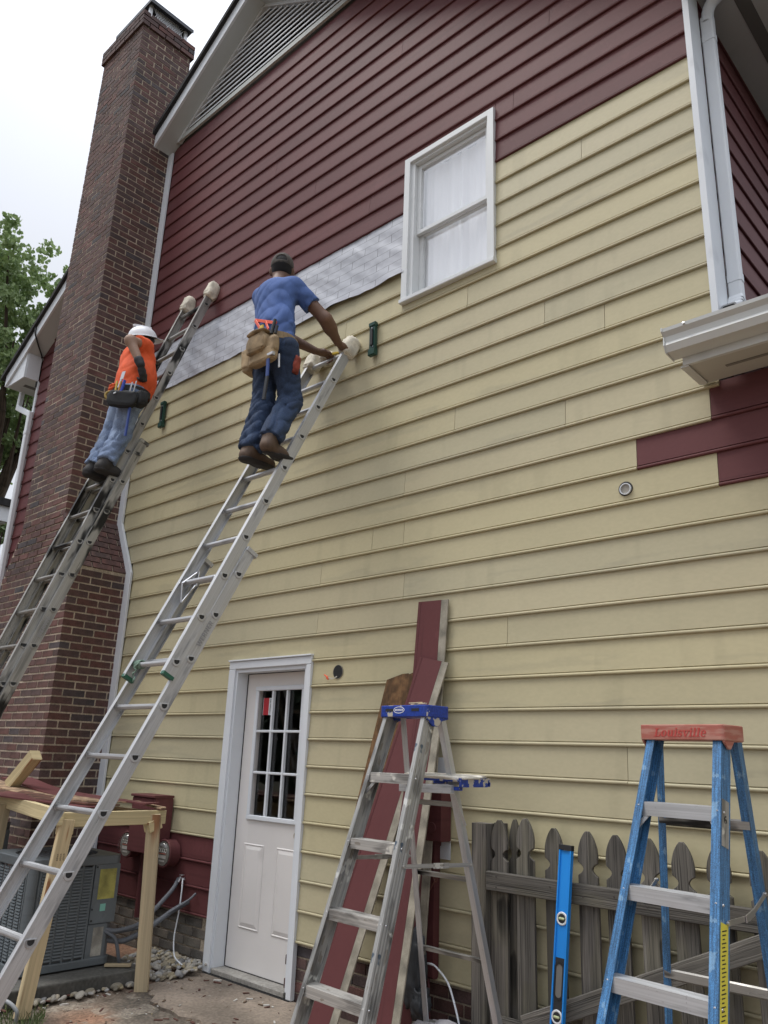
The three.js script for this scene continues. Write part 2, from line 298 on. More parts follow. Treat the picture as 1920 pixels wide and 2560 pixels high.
{ // solid walls behind the boards, with the real openings
  const g = [], B = (...a) => g.push(box(...a)), z0 = -0.14, z1 = -0.001;
  B(-9.97, DOOR[0] + 0.07, 0.346, 5.9, z0, z1); B(DOOR[0] + 0.07, DOOR[1] - 0.07, 2.12, 4.76, z0, z1); B(DOOR[1] - 0.07, WIN[1] - 0.05, 0.346, 4.76, z0, z1); B(WIN[1] - 0.05, 2.6, 0.346, 3.4, z0, z1);
  B(WIN[1] - 0.05, -1.283, 3.4, 5.9, z0, z1); B(DOOR[0] + 0.07, WIN[0] + 0.05, 4.76, 5.9, z0, z1);
  // above the window: pentagon gable
  const tri = prism([[5.96, -9.97 + 5.63], [5.9, 4.35 - 0.003], [6.38, 4.34], [9.2, 0], [6.38, -4.34], [5.9, -4.34]].map(([y, x]) => [y, x]), 0.139).rotateY(-Math.PI / 2);
  tri.rotateY(0); // profile z -> world x
  const gable = new THREE.ExtrudeGeometry(new THREE.Shape([[-9.97, 5.9], [-1.283, 5.9], [-1.283, 6.38], [-5.63, 9.2], [-9.97, 6.38]].map((q) => new THREE.Vector2(...q)), []), { depth: 0.139, bevelEnabled: false });
  const hole = [[WIN[0] + 0.05, 5.9 - 0.001], [WIN[0] + 0.05, 5.96], [WIN[1] - 0.05, 5.96], [WIN[1] - 0.05, 5.9 - 0.001]];
  const s2 = new THREE.Shape([[-9.97, 5.9], hole[0], hole[1], hole[2], hole[3], [-1.283, 5.9], [-1.283, 6.38], [-5.63, 9.2], [-9.97, 6.38]].map((q) => new THREE.Vector2(...q)));
  s2.holes.push(new THREE.Path([[-6.85, 8.34], [-5.63, 9.13], [-4.41, 8.34]].map((q) => new THREE.Vector2(...q))));
  g.push(triUV(new THREE.ExtrudeGeometry(new THREE.Shape([[-9.97, 6.401], [-1.283, 6.401], [-5.63, 9.22]].map((q) => new THREE.Vector2(...q))), { depth: 0.139, bevelEnabled: false }).translate(0, 0, -7.15)));
  g.push(triUV(new THREE.ExtrudeGeometry(s2, { depth: 0.139, bevelEnabled: false }).translate(0, 0, z0)));
  B(-9.97, -9.83, 0.02, 6.4, -7, -0.141); B(-1.423, -1.284, 0.02, 6.4, -7, -0.141); B(-9.97, 2.6, 0.02, 6.4, -7.15, -7.01); B(2.46, 2.6, 0.02, 3.4, -7, -0.141);
  B(-9.8, 2.44, 0.0, 0.06, -6.99, -0.145); B(-9.8, -1.43, 2.55, 2.72, -6.99, -0.145); B(-9.8, -1.43, 6.12, 6.2, -6.99, -0.145); B(-1.28, 2.44, 3.3, 3.38, -6.99, -0.145);
  part(house, 'wall', g, M.room);
}
{ // building wrap laid bare between the old and the new boards
  const x0 = -7.2, x1 = WIN[0] + 0.02, nx = 260, ny = 40, pos = [], uv = [], idx = [], a = fbm(30, 6, 4, 401), b = fbm(14, 3, 3, 402), e = fbm(10, 1, 3, 403), yb = 4.975, yt = 5.56;
  for (let j = 0; j <= ny; j++) for (let i = 0; i <= nx; i++) {
    const u = i / nx, v = j / ny, x = lerp(x0, x1, u), lo = 1 - v, flap = sstep(0.45, 1, u);
    const low = yb + 0.012 + (e(u, 0.2) - 0.5) * 0.06 * flap; const y = lerp(low, yt, v);
    let z = 0.006 + 0.024 * b(u * 2 + v * 0.3, v * 0.9) * sstep(0.98, 0.7, v) + 0.012 * a(u, v * 0.8);
    z += 0.03 * Math.pow(lo, 3) * (0.35 + 0.9 * b(u * 1.5, 0.1)) * (0.3 + 0.7 * flap); pos.push(x, y, z); uv.push(x, y);
  }
  for (let j = 0; j < ny; j++) for (let i = 0; i < nx; i++) { const k = j * (nx + 1) + i; idx.push(k, k + 1, k + nx + 2, k, k + nx + 2, k + nx + 1); }
  const g = new THREE.BufferGeometry(); g.setAttribute('position', new THREE.Float32BufferAttribute(pos, 3)); g.setAttribute('uv', new THREE.Float32BufferAttribute(uv, 2)); g.setIndex(idx); g.computeVertexNormals();
  const bl = fbm(6, 6, 4, 404), f = noise(200, 200, 405);
  const print = tex(512, 256, [0.84, 0.28], (u, v) => { // printed running-bond lines
    const row = Math.floor(v * 4), fv = (v * 4) % 1, fu = (u * 3 + (row % 2) * 0.5) % 1; let k = 0.9 + (bl(u, v) - 0.5) * 0.05 + (f(u, v) - 0.5) * 0.02;
    if (fv < 0.05 || fu < 0.016) k *= 0.62; return [k, k * 1.005, k * 1.02];
  });
  part(house, 'building_wrap', g, std([0.57, 0.58, 0.61], { map: print, roughness: 0.6, side: THREE.DoubleSide }), 'crinkled grey-white building wrap left bare between red and yellow boards');
}
{ // rake, fascia, soffit, roof
  const line = (x, dy, z) => V(x, soffitY(x) + dy, z);
  const para = (xa, xb, d0, d1, z0, z1) => { const s = new THREE.Shape([[xa, soffitY(xa) + d0], [xb, soffitY(xb) + d0], [xb, soffitY(xb) + d1], [xa, soffitY(xa) + d1]].map((q) => new THREE.Vector2(...q))); return triUV(new THREE.ExtrudeGeometry(s, { depth: z1 - z0, bevelEnabled: false }).translate(0, 0, z0), R0(), R0()); };
  const pk = -5.63;
  part(house, 'roof', [para(-10.56, pk, 0.155, 0.215, -7.6, 0.29), para(pk, -0.7, 0.155, 0.215, -7.6, 0.29)], M.shingle);
  part(house, 'fascia', para(-10.48, pk, -0.004, 0.152, 0.225, 0.25), M.white); part(house, 'fascia', para(pk, -0.78, -0.004, 0.152, 0.225, 0.25), M.white);
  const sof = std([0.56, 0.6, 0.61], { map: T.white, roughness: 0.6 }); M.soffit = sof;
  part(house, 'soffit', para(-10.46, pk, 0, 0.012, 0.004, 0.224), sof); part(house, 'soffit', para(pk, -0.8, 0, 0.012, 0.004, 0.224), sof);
  // boxed eaves
  for (const s of [-1, 1]) {
    const xw = s < 0 ? -9.955 : -1.305, xe = s < 0 ? -10.48 : -0.78, a = Math.min(xw, xe), b = Math.max(xw, xe);
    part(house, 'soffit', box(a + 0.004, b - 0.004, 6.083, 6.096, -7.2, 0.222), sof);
    part(house, 'soffit_vent', box((xw + xe) / 2 - 0.04, (xw + xe) / 2 + 0.04, 6.0795, 6.0825, -7, 0.1), std([0.14, 0.145, 0.14], { roughness: 0.9 }));
    const tr = new THREE.Shape([[xe, 6.08], [xw, 6.08], [xw, soffitY(xw) - 0.002], [xe, soffitY(xe) + 0.03]].map((q) => new THREE.Vector2(...q)));
    part(house, 'eave_return', [triUV(new THREE.ExtrudeGeometry(tr, { depth: 0.018, bevelEnabled: false }).translate(0, 0, 0.205)), box(xw - 0.009, xw + 0.009, 6.081, soffitY(xw) - 0.003, 0.034, 0.204)], M.white);
    const gx = s < 0 ? -10.5 : -0.76; // gutter along the eave
    const gp = [[6.24, 0], [6.24, s * 0.12], [6.2, s * 0.125], [6.16, s * 0.1], [6.13, s * 0.075], [6.13, 0]].map(([y, x]) => [y, x]);
    part(house, 'gutter', prism(gp, 7.4).rotateY(Math.PI / 2).translate(gx, 0, -3.5), M.gutter);
  }
}
{ // triangular gable vent
  const gv = sub(house, 'gable_vent', [-5.63, 8.3, 0]);
  part(gv, 'sill', box(-7.12, -4.14, 8.262, 8.32, 0.03, 0.055), std([0.5, 0.52, 0.5], { map: T.white, roughness: 0.6 }));
  for (let i = 0; i < 13; i++) { const y = 8.345 + i * 0.068, hw = (9.2 - y - 0.03) / 0.66; if (hw < 0.05) break; part(gv, 'slat', prism([[0, 0.05], [0, 0.056], [0.017, 0.056], [0.017, 0.05], [0.02, 0.04], [0.017, 0.04], [0.013, 0.05]], 2 * hw).translate(-5.63, y, 0), M.white); }
  for (const s of [-1, 1]) part(gv, 'frame', beam(V(-5.63 + s * 1.46, 8.275, 0.034), V(-5.63 + s * 0.01, 9.222, 0.034), 0.05, 0.05, 0.002), M.white);
}
{ // corner boards, chimney trim strip
  part(house, 'corner_board', box(-1.287, -1.252, 3.5, 6.08, -0.13, 0.033, 0.003), M.white);
  part(house, 'corner_board', box(-9.985, -9.93, 0.3, 6.08, -0.1, 0.034, 0.003), M.white);
  const strip = (pts) => { const g = []; for (let i = 0; i + 1 < pts.length; i++) { const [x0, y0] = pts[i], [x1, y1] = pts[i + 1]; const s = new THREE.Shape([[x0, y0], [x0 + 0.1, y0], [x1 + 0.1, y1], [x1, y1]].map((q) => new THREE.Vector2(...q))); g.push(triUV(new THREE.ExtrudeGeometry(s, { depth: 0.02, bevelEnabled: true, bevelSize: 0.002, bevelThickness: 0.002, bevelSegments: 1 }).translate(0, 0, 0.03))); } return g; };
  const tm = M.white, segs = strip([[-6.975, 0.35], [-6.975, 3.105], [-7.283, 3.648], [-7.283, 8.17]]);
  segs.forEach((g) => part(house, 'trim_strip', g, tm));
  // dark edge of the old red boards beside the strip
}
{ // downspouts
  const sec = rect(0.075, 0.055, 0.008);
  function spout(pts, mat) { const g = []; for (let i = 0; i + 1 < pts.length; i++) { const a = pts[i], b = pts[i + 1], d = b.clone().sub(a).normalize().multiplyScalar(0.018); g.push(prism(sec, a.distanceTo(b) + 0.036).applyMatrix4(frameMat(a.clone().sub(d).add(d), b, Math.abs(b.y - a.y) > 0.2 ? V(1, 0, 0) : V(0, 1, 0)))); } return g; }
  const xr = -1.214, zr = -0.165; // right corner
  const d = part(house, 'downspout', spout([V(xr, 3.92, zr), V(xr, 5.9, zr)]), M.white);
  part(house, 'downspout_elbow', tube([V(xr, 5.88, zr), V(xr + 0.01, 5.965, zr), V(xr + 0.06, 6.02, zr + 0.01), V(xr + 0.3, 6.09, zr + 0.03), V(-0.8, 6.16, zr + 0.05)], 0.037, 10), M.white);
  for (const y of [4.07, 5.75]) part(house, 'downspout_joint', prism(rect(0.08, 0.06, 0.009), 0.05).rotateZ(Math.PI / 2).translate(xr, y, zr), M.white);
  part(house, 'downspout_elbow', [beam(V(xr, 3.945, zr), V(xr, 3.875, zr + 0.03), 0.066, 0.08, 0.008, V(1, 0, 0)), beam(V(xr, 3.885, zr + 0.02), V(xr, 3.815, zr + 0.14), 0.066, 0.08, 0.008, V(1, 0, 0)), ...[0, 1, 2].map((i) => beam(V(xr, 3.93 - i * 0.02, zr + 0.004 + i * 0.009), V(xr, 3.922 - i * 0.02, zr + 0.006 + i * 0.009), 0.074, 0.086, 0.006, V(1, 0, 0)))], M.white);
  part(house, 'downspout_mouth', beam(V(xr, 3.8165, zr + 0.1375), V(xr, 3.8135, zr + 0.1425), 0.052, 0.066, 0.008, V(1, 0, 0)), M.black);
  const xl = -9.945, zl = 0.062;
  part(house, 'downspout', spout([V(xl, 0.2, zl), V(xl, 5.6, zl)]), M.white);
  part(house, 'downspout_elbow', [beam(V(xl + 0.02, 5.59, zl), V(-10.5, 5.86, 0.02), 0.055, 0.075, 0.008), beam(V(-10.48, 5.83, 0.02), V(-10.5, 6.16, 0.0), 0.055, 0.075, 0.008, V(1, 0, 0))], M.white);
  part(house, 'downspout_joint', [prism(rect(0.082, 0.062, 0.008), 0.05).rotateZ(Math.PI / 2).translate(xl, 5.34, zl)], M.white);
}
{ // lower wing on the right: eave, gutter, roof
  const prof = [[3.445, 0.3], [3.452, 0.385], [3.478, 0.4], [3.484, 0.404], [3.5, 0.398], [3.528, 0.402], [3.548, 0.424], [3.565, 0.427], [3.566, 0.417], [3.55, 0.415], [3.45, 0.306], [3.566, 0.304], [3.566, 0.3]];
  part(house, 'gutter', prism(prof, 4.02).translate(0.61, 0, 0), M.gutter);
  part(house, 'gutter_end_cap', triUV(new THREE.ExtrudeGeometry(new THREE.Shape([[0.298, 3.44], [0.388, 3.447], [0.41, 3.482], [0.406, 3.53], [0.43, 3.55], [0.43, 3.57], [0.298, 3.57]].map((q) => new THREE.Vector2(...q))), { depth: 0.006, bevelEnabled: false }).rotateY(-Math.PI / 2).translate(-1.4, 0, 0)), M.gutter);
  part(house, 'fascia', box(-1.36, 2.6, 3.405, 3.56, 0.278, 0.298), M.gutter);
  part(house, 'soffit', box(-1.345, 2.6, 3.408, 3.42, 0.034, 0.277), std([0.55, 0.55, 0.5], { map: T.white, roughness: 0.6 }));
  part(house, 'eave_return', [box(-1.368, -1.346, 3.402, 3.55, 0.032, 0.277), box(-1.375, -1.335, 3.398, 3.407, 0.05, 0.29)], M.gutter);
  const rf = new THREE.Shape([[0.34, 3.562], [0.34, 3.585], [-3.4, 5.0], [-3.4, 4.97], [0.0, 3.66], [-0.02, 3.562]].map((q) => new THREE.Vector2(...q)));
  const rg = new THREE.ExtrudeGeometry(rf, { depth: 3.85, bevelEnabled: false }).rotateY(-Math.PI / 2); part(house, 'roof', triUV(rg.translate(2.6, 0, 0)), M.shingle);
  part(house, 'drip_stain_strip', box(-1.2, 2.5, 3.4035, 3.407, 0.155, 0.175), std([0.22, 0.21, 0.185], { roughness: 0.9 }), 'grimy vent strip along the soffit');
  part(house, 'gutter_bolt', [cyl(V(-1.29, 3.553, 0.425), V(-1.29, 3.558, 0.435), 0.006), cyl(V(-1.398, 3.49, 0.4), V(-1.409, 3.49, 0.4), 0.004)], M.steel);
}
for (const [ya, yb, m] of [[6.006, 6.072, M.red[0]], [4.638, 4.7095, M.yellow[1]]]) part(house, 'siding_board', prism(ya > 5 ? [[ya, 0.002], [ya, 0.0165], [yb, 0.0125], [yb, 0.002]] : [...sidingProfile.slice(0, -2).map(([y, z]) => [y + 4.636, z]), [yb, 0.0185], [yb, 0.002]], WIN[1] - WIN[0] - 0.002, 3, 4).translate(-3.081, 0, 0), m);
{ // window
  const w = sub(house, 'window', [-3.08, 4.71, 0]), [x0, x1, y0, y1] = WIN, B = (n, m, ...a) => part(w, n, box(...a), m);
  const cas = 0.052;
  B('casing', M.whiteVinyl, x0, x0 + cas, y0 + 0.035, y1, 0.012, 0.045, 0.004); B('casing', M.whiteVinyl, x1 - cas, x1, y0 + 0.035, y1, 0.012, 0.045, 0.004); B('casing', M.whiteVinyl, x0 + cas + 0.0005, x1 - cas - 0.0005, y1 - cas, y1, 0.012, 0.045, 0.004);
  B('sill', M.whiteVinyl, x0 - 0.006, x1 + 0.006, y0, y0 + 0.0345, 0.01, 0.06, 0.005);
  B('jamb', M.whiteVinyl, x0 + cas - 0.02, x0 + cas + 0.035, y0 + 0.036, y1 - cas + 0.01, -0.1, 0.02); B('jamb', M.whiteVinyl, x1 - cas - 0.022, x1 - cas + 0.02, y0 + 0.036, y1 - cas + 0.01, -0.1, 0.02); B('jamb', M.whiteVinyl, x0 + cas + 0.036, x1 - cas - 0.023, y1 - cas - 0.02, y1 - cas + 0.02, -0.1, 0.021);
  const ym = 5.315, xa = x0 + cas + 0.036, xb = x1 - cas - 0.0225, yt = y1 - cas - 0.021, yb = y0 + 0.04;
  const sash = (ya, yb2, z, top) => { const f = 0.034, s = sub(w, 'sash', [-3.08, ya, z]); part(s, 'stile', box(xa, xa + f, ya, yb2, z, z + 0.03, 0.003), M.whiteVinyl); part(s, 'stile', box(xb - f, xb, ya, yb2, z, z + 0.03, 0.003), M.whiteVinyl); part(s, 'rail', box(xa + f, xb - f, ya, ya + f, z, z + 0.03, 0.003), M.whiteVinyl); part(s, 'rail', box(xa + f, xb - f, yb2 - f, yb2, z, z + 0.03, 0.003), M.whiteVinyl); part(s, 'pane', box(xa + f - 0.004, xb - f + 0.004, ya + f - 0.004, yb2 - f + 0.004, z + 0.012, z + 0.016), M.coated); };
  sash(ym - 0.012, yt, -0.045, true); sash(yb, ym + 0.022, -0.085, false);
  const cp = [], nx = 120; for (let i = 0; i <= nx; i++) { const x = lerp(x0 - 0.05, x1 + 0.05, i / nx), z = -0.128 + 0.016 * Math.sin(i * 0.3 + Math.sin(i * 0.11) * 2) + 0.004 * Math.sin(i * 0.71); cp.push([x, z]); }
  const pos = []; for (let i = 0; i < nx; i++) { const [a, az] = cp[i], [b, bz] = cp[i + 1], lo = y0 - 0.1, hi = y1 + 0.1; pos.push(a, lo, az, b, lo, bz, b, hi, bz, a, lo, az, b, hi, bz, a, hi, az); }
  const cg = new THREE.BufferGeometry(); cg.setAttribute('position', new THREE.Float32BufferAttribute(pos, 3)); cg.computeVertexNormals(); part(w, 'curtain', triUV(cg), std([0.92, 0.93, 0.95], { roughness: 0.9, side: THREE.DoubleSide }));
}
{ // back door
  const d = sub(house, 'door', [-4.7, 0, 0]), B = (n, m, ...a) => part(d, n, box(...a), m), [cx0, cx1] = DOOR, cw = 0.075, ct = 2.172;
  B('casing', M.white, cx0, cx0 + cw, 0.012, ct - 0.06, 0.004, 0.038, 0.005); B('casing', M.white, cx1 - cw + 0.03, cx1, 0.012, ct - 0.06, 0.004, 0.038, 0.005); B('casing', M.white, cx0, cx1, ct - 0.0595, ct, 0.004, 0.038, 0.005); B('drip_cap', M.white, cx0 - 0.006, cx1 + 0.006, ct + 0.0005, ct + 0.012, 0.004, 0.05, 0.002);
  B('jamb', M.white, cx0 + cw - 0.01, cx0 + cw + 0.016, 0.045, ct - 0.06, -0.135, 0.02); B('jamb', M.white, cx1 - cw - 0.003, cx1 - cw + 0.04, 0.045, ct - 0.06, -0.135, 0.02); B('jamb', M.white, cx0 + cw + 0.017, cx1 - cw - 0.004, ct - 0.085, ct - 0.0605, -0.135, 0.02);
  B('threshold', std([0.62, 0.61, 0.58], { map: T.concrete, roughness: 0.6 }), cx0 + cw + 0.017, cx1 - cw - 0.004, 0.012, 0.045, -0.13, 0.03, 0.004); B('threshold_track', M.black, cx0 + 0.01, cx1 - 0.01, 0.004, 0.0115, -0.1, 0.045);
  const x0 = cx0 + cw + 0.02, x1 = cx1 - cw - 0.007, y0 = 0.05, y1 = ct - 0.09, z = -0.085; // slab, built round the glazed opening
  const gx0 = -4.972, gx1 = -4.412, gy0 = 1.03, gy1 = 1.985, dm = M.whiteDoor;
  part(d, 'slab', [box(x0, gx0 + 0.02, y0, y1, z - 0.04, z), box(gx1 - 0.02, x1, y0, y1, z - 0.04, z), box(gx0 + 0.02, gx1 - 0.02, y0, gy0 + 0.02, z - 0.04, z), box(gx0 + 0.02, gx1 - 0.02, gy1 - 0.02, y1, z - 0.04, z)], dm);
  B('weatherstrip', M.black, x0 - 0.0035, x0 + 0.003, y0, y1, z - 0.03, z + 0.004); B('weatherstrip', M.black, x0 + 0.0035, x1 - 0.003, y1 + 0.0005, y1 + 0.004, z - 0.03, z + 0.006); B('door_sweep', M.black, x0 + 0.004, x1, 0.0455, 0.0495, z - 0.035, z + 0.005);
  const f = 0.034; // moulded lite frame
  const lp = [[0, z], [0, z + 0.012], [0.01, z + 0.017], [0.022, z + 0.01], [f, z + 0.004], [f, z]];
  const fr = sub(d, 'lite_frame', [-4.69, gy0, z]);
  const rail = (a, b, inward) => { const L = a.distanceTo(b), g = prism(rect(0.034, 0.016, 0.005), L); return g.applyMatrix4(frameMat(a, b, inward)); };
  const zz = z + 0.009, h = f / 2; part(d, 'lite_frame', [rail(V(gx0, gy0 + h, zz), V(gx1, gy0 + h, zz), V(0, 1, 0)), rail(V(gx0, gy1 - h, zz), V(gx1, gy1 - h, zz), V(0, 1, 0)), rail(V(gx0 + h, gy0 + f, zz), V(gx0 + h, gy1 - f, zz), V(1, 0, 0)), rail(V(gx1 - h, gy0 + f, zz), V(gx1 - h, gy1 - f, zz), V(1, 0, 0))], M.white);
  d.remove(fr);
  const ix0 = gx0 + f, ix1 = gx1 - f, iy0 = gy0 + f, iy1 = gy1 - f, mw = 0.018;
  for (let i = 1; i < 3; i++) { const x = lerp(ix0, ix1, i / 3), y = lerp(iy0, iy1, i / 3); B('muntin', M.white, x - mw / 2, x + mw / 2, iy0, iy1, z - 0.012, z + 0.0095, 0.004); for (let j = 0; j < 3; j++) B('muntin', M.white, lerp(ix0, ix1, j / 3) + (j ? mw / 2 : 0), lerp(ix0, ix1, (j + 1) / 3) - (j < 2 ? mw / 2 : 0), y - mw / 2, y + mw / 2, z - 0.0115, z + 0.0085, 0.004); }
  for (let i = 0; i < 3; i++) for (let j = 0; j < 3; j++) B('pane', M.glass, lerp(ix0, ix1, i / 3), lerp(ix0, ix1, (i + 1) / 3), lerp(iy0, iy1, j / 3), lerp(iy0, iy1, (j + 1) / 3), z - 0.022, z - 0.018);
  for (const [a, b] of [[-4.981, -4.755], [-4.617, -4.39]]) { // raised panels
    const px = [[a, 0.31, 0], [b, 0.31, 0], [b, 0.87, 0], [a, 0.87, 0]], ring = (o, dz) => [[a + o, 0.31 + o, dz], [b - o, 0.31 + o, dz], [b - o, 0.87 - o, dz], [a + o, 0.87 - o, dz]], rs = [ring(0, 0.0012), ring(0.008, 0.0065), ring(0.014, 0.0012), ring(0.04, 0.0085)], pos = [];
    for (let k = 0; k < 3; k++) for (let i = 0; i < 4; i++) { const A = rs[k][i], Bq = rs[k][(i + 1) % 4], C = rs[k + 1][(i + 1) % 4], D = rs[k + 1][i]; pos.push(...A, ...Bq, ...C, ...A, ...C, ...D); }
    const q = rs[3]; pos.push(...q[0], ...q[1], ...q[2], ...q[0], ...q[2], ...q[3]);
    const g = new THREE.BufferGeometry(); g.setAttribute('position', new THREE.Float32BufferAttribute(pos, 3)); g.translate(0, 0, z); g.computeVertexNormals(); part(d, 'panel', triUV(g, R0(), R0()), dm);
  }
  const brass = std([0.42, 0.3, 0.12], { metalness: 0.9, roughness: 0.3 });
  part(d, 'deadbolt', [cyl(V(-4.408, 0.962, z), V(-4.408, 0.962, z + 0.014), 0.029, 0.026, 20), cyl(V(-4.408, 0.962, z + 0.014), V(-4.408, 0.962, z + 0.022), 0.014, 0.012, 16)], brass);
  // maker's sticker on the glass
  const red = std([0.42, 0.02, 0.03], { roughness: 0.5 }), pz = z - 0.0165;
  part(d, 'sticker', box(-4.906, -4.842, 1.775, 1.9, pz, pz + 0.001), red, 'red sticker on the top corner pane'); part(d, 'sticker_margin', [box(-4.842, -4.808, 1.775, 1.9, pz, pz + 0.001), box(-4.9095, -4.9065, 1.772, 1.903, pz, pz + 0.001)], M.white);
  part(d, 'sticker_lettering', letters('THERMA-TRU', 0.0125, 0.0004).rotateZ(Math.PI / 2).translate(-4.825, 1.8375, pz + 0.0011), M.black);
}
{ // brick footing under the boards
  const ft = sub(house, 'foundation', [-4.5, 0, 0]); part(ft, 'mortar', [box(-6.95, DOOR[0] + 0.02, -0.1, 0.345, -0.1, -0.012), box(DOOR[1] - 0.02, 2.6, -0.1, 0.345, -0.1, -0.012), box(DOOR[0] + 0.02, DOOR[1] - 0.02, -0.1, 0.004, -0.1, 0.02)], M.mortar);
  const bg = box(-0.0985, 0.0985, -0.0285, 0.0285, -0.04, 0.04, 0.003), rb = rng(5), pale = [[0.2, 0.17, 0.14], [0.17, 0.15, 0.13], [0.22, 0.19, 0.155]].map((c) => std(c, { map: T.brick, roughness: 0.95, bumpMap: T.brickB, bumpScale: 0.002 }));
  for (let c = 0; c < 5; c++) for (let i = 0; i < 20; i++) { const x = -6.85 + i * 0.207 + (c % 2) * 0.1035; if (x > DOOR[0] - 0.02 && x < DOOR[1] - 0.03) continue; if (x > -2.5) break; const m = new THREE.Mesh(bg, x < -5 ? pale[Math.floor(rb() * 3)] : M.brick[Math.floor(rb() * 7)]); m.name = 'brick'; m.position.set(x + 4.5, 0.02 + c * 0.0677, -0.045 + rb() * 0.003); ft.add(m); }
}
// ---------------------------------------------------------------- brick chimney with shoulders
{
  const ch = thing('brick_chimney', 'tall dark red brick chimney with sloped shoulders and a metal cap', 'chimney', [-7.74, 0, 0.3]);
  const XU = [-8.19, -7.27], XL = [-8.5, -6.965], ZF = 0.6, ZB = -0.06, C = 0.0683, bl = 0.199, j = 0.0135, SH = [3.1, 3.645], o = originOf(ch), rb = rng(17);
  const mort = (x0, x1, y0, y1, z0, z1) => box(x0 + 0.0035, x1 - 0.0035, y0, y1, z0, z1 - 0.0035);
  const shp = new THREE.Shape([[XL[0], SH[0]], [XL[1], SH[0]], [XU[1], SH[1]], [XU[0], SH[1]]].map(([x, y]) => new THREE.Vector2(x + (x < -7.7 ? 0.008 : -0.008), y)));
  part(ch, 'mortar', [mort(XU[0], XU[1], SH[1], 9.895, ZB, ZF), mort(XL[0], XL[1], -0.1, SH[0], ZB, ZF), triUV(new THREE.ExtrudeGeometry(shp, { depth: ZF - ZB - 0.008, bevelEnabled: false }).translate(0, 0, ZB))], M.mortar);
  const list = []; // {pos, size, rotZ}
  const add = (x0, x1, y, z0, z1, rz = 0) => list.push({ p: V((x0 + x1) / 2, y, (z0 + z1) / 2), s: V(x1 - x0, C - j, z1 - z0), rz });
  const courses = 145;
  for (let c = 2; c < courses; c++) {
    const y = c * C + C / 2, cap = y > 9.72, e = cap ? 0.028 : 0; let x0, x1;
    if (y < SH[0]) [x0, x1] = XL; else if (y < SH[1]) { const t = (y - SH[0]) / (SH[1] - SH[0]); x0 = lerp(XL[0], XU[0], t) + 0.02; x1 = lerp(XL[1], XU[1], t) - 0.02; } else [x0, x1] = XU;
    x0 -= e; x1 += e; const zf = ZF + e, sl = y >= SH[0] && y < SH[1], d = 0.092, odd = c % 2, jit = () => (rb() - 0.5) * 0.004;
    // front face, laid from the right-hand corner
    let x = x1, first = true;
    while (x > x0 + 0.02) { const co = first && odd, a = Math.max(x0, x - (co ? d : bl)), q = jit(); add(a, x + (first ? q * 0.5 : 0), y, zf - (co ? bl : d) + q, zf + q); x = a - j; first = false; }
    if (!sl) { let z = zf - (odd ? bl : d) - j; const zb = cap ? ZB - e : ZB; while (z > zb + 0.02) { const a = Math.max(zb, z - bl), q = jit(); add(x1 - d + q, x1 + q, y, a, z); z = a - j; } }
  }
  // bricks laid on the right-hand shoulder slope
  { const a = V(XL[1], SH[0], 0), b = V(XU[1], SH[1], 0), L = a.distanceTo(b), ang = Math.atan2(b.y - a.y, b.x - a.x), nr = 9;
    for (let r = 0; r < nr; r++) { const t = (r + 0.5) / nr, x = lerp(a.x, b.x, t), y = lerp(a.y, b.y, t); let z = ZF + 0.004 - (r % 2) * 0.1; if (r % 2) list.push({ p: V(x - 0.012, y - 0.012, ZF - 0.044), s: V(L / nr - j * 0.8, 0.05, 0.094), rz: ang });
      while (z > 0.03) { const zb = Math.max(0.0, z - bl); list.push({ p: V(x - 0.012, y - 0.012, (z + zb) / 2), s: V(L / nr - j * 0.8, 0.05, z - zb), rz: ang }); z = zb - j; } } }
  const cam = camera.position; list.forEach((b) => { b.d = b.p.distanceTo(cam) + (b.p.y < 1.15 ? 6 : 0) + (b.p.x < -8.0 ? 3 : 0); b.m = Math.floor(rb() * 7); if (b.m === 5 && rb() > 0.45) b.m = 1; });
  const order = [...list].sort((p, q) => p.d - q.d), near = new Set(order.slice(0, 300)), unit = box(-0.5, 0.5, -0.5, 0.5, -0.5, 0.5), rest = M.brick.map(() => []);
  const cache = {}; const geoFor = (s) => { const k = s.toArray().map((q) => q.toFixed(2)).join(); return (cache[k] ??= prism(rect(s.y, s.z, 0.003), s.x, R0() * 5, R0() * 5)); };
  for (const b of list) {
    if (near.has(b)) { const m = new THREE.Mesh(geoFor(b.s), M.brick[b.m]); m.name = 'brick'; m.position.copy(b.p).sub(o); m.rotation.z = b.rz; ch.add(m); }
    else rest[b.m].push(prism(rect(b.s.y, b.s.z), b.s.x, rb() * 5, rb() * 5).rotateZ(b.rz).translate(b.p.x, b.p.y, b.p.z));
  }
  rest.forEach((l, i) => { if (l.length) part(ch, 'far_bricks', l, M.brick[i]).userData.kind = 'stuff'; });
  // metal cap with a mesh screen
  const lid = std([0.05, 0.053, 0.06], { roughness: 0.5, metalness: 0.6 }), lx0 = -8.08, lx1 = -7.25, lz0 = -0.04, lz1 = 0.56, ly = 10.12;
  part(ch, 'crown', box(-8.16, -7.3, 9.88, 9.925, -0.03, 0.57), std([0.25, 0.22, 0.2], { map: T.mortar, roughness: 0.95 }));
  part(ch, 'cap_lid', [box(lx0, lx1, ly, ly + 0.02, lz0, lz1), box(lx0, lx1, ly - 0.03, ly - 0.0005, lz1 - 0.004, lz1), box(lx1 - 0.004, lx1, ly - 0.03, ly - 0.0005, lz0, lz1 - 0.0045), box(lx0, lx0 + 0.004, ly - 0.03, ly - 0.0005, lz0, lz1 - 0.0045)], lid);
  const gal = std([0.85, 0.87, 0.9], { roughness: 0.5, metalness: 0.3 }), mx = -7.33, bars = [], za = 0.03, zb = 0.5;
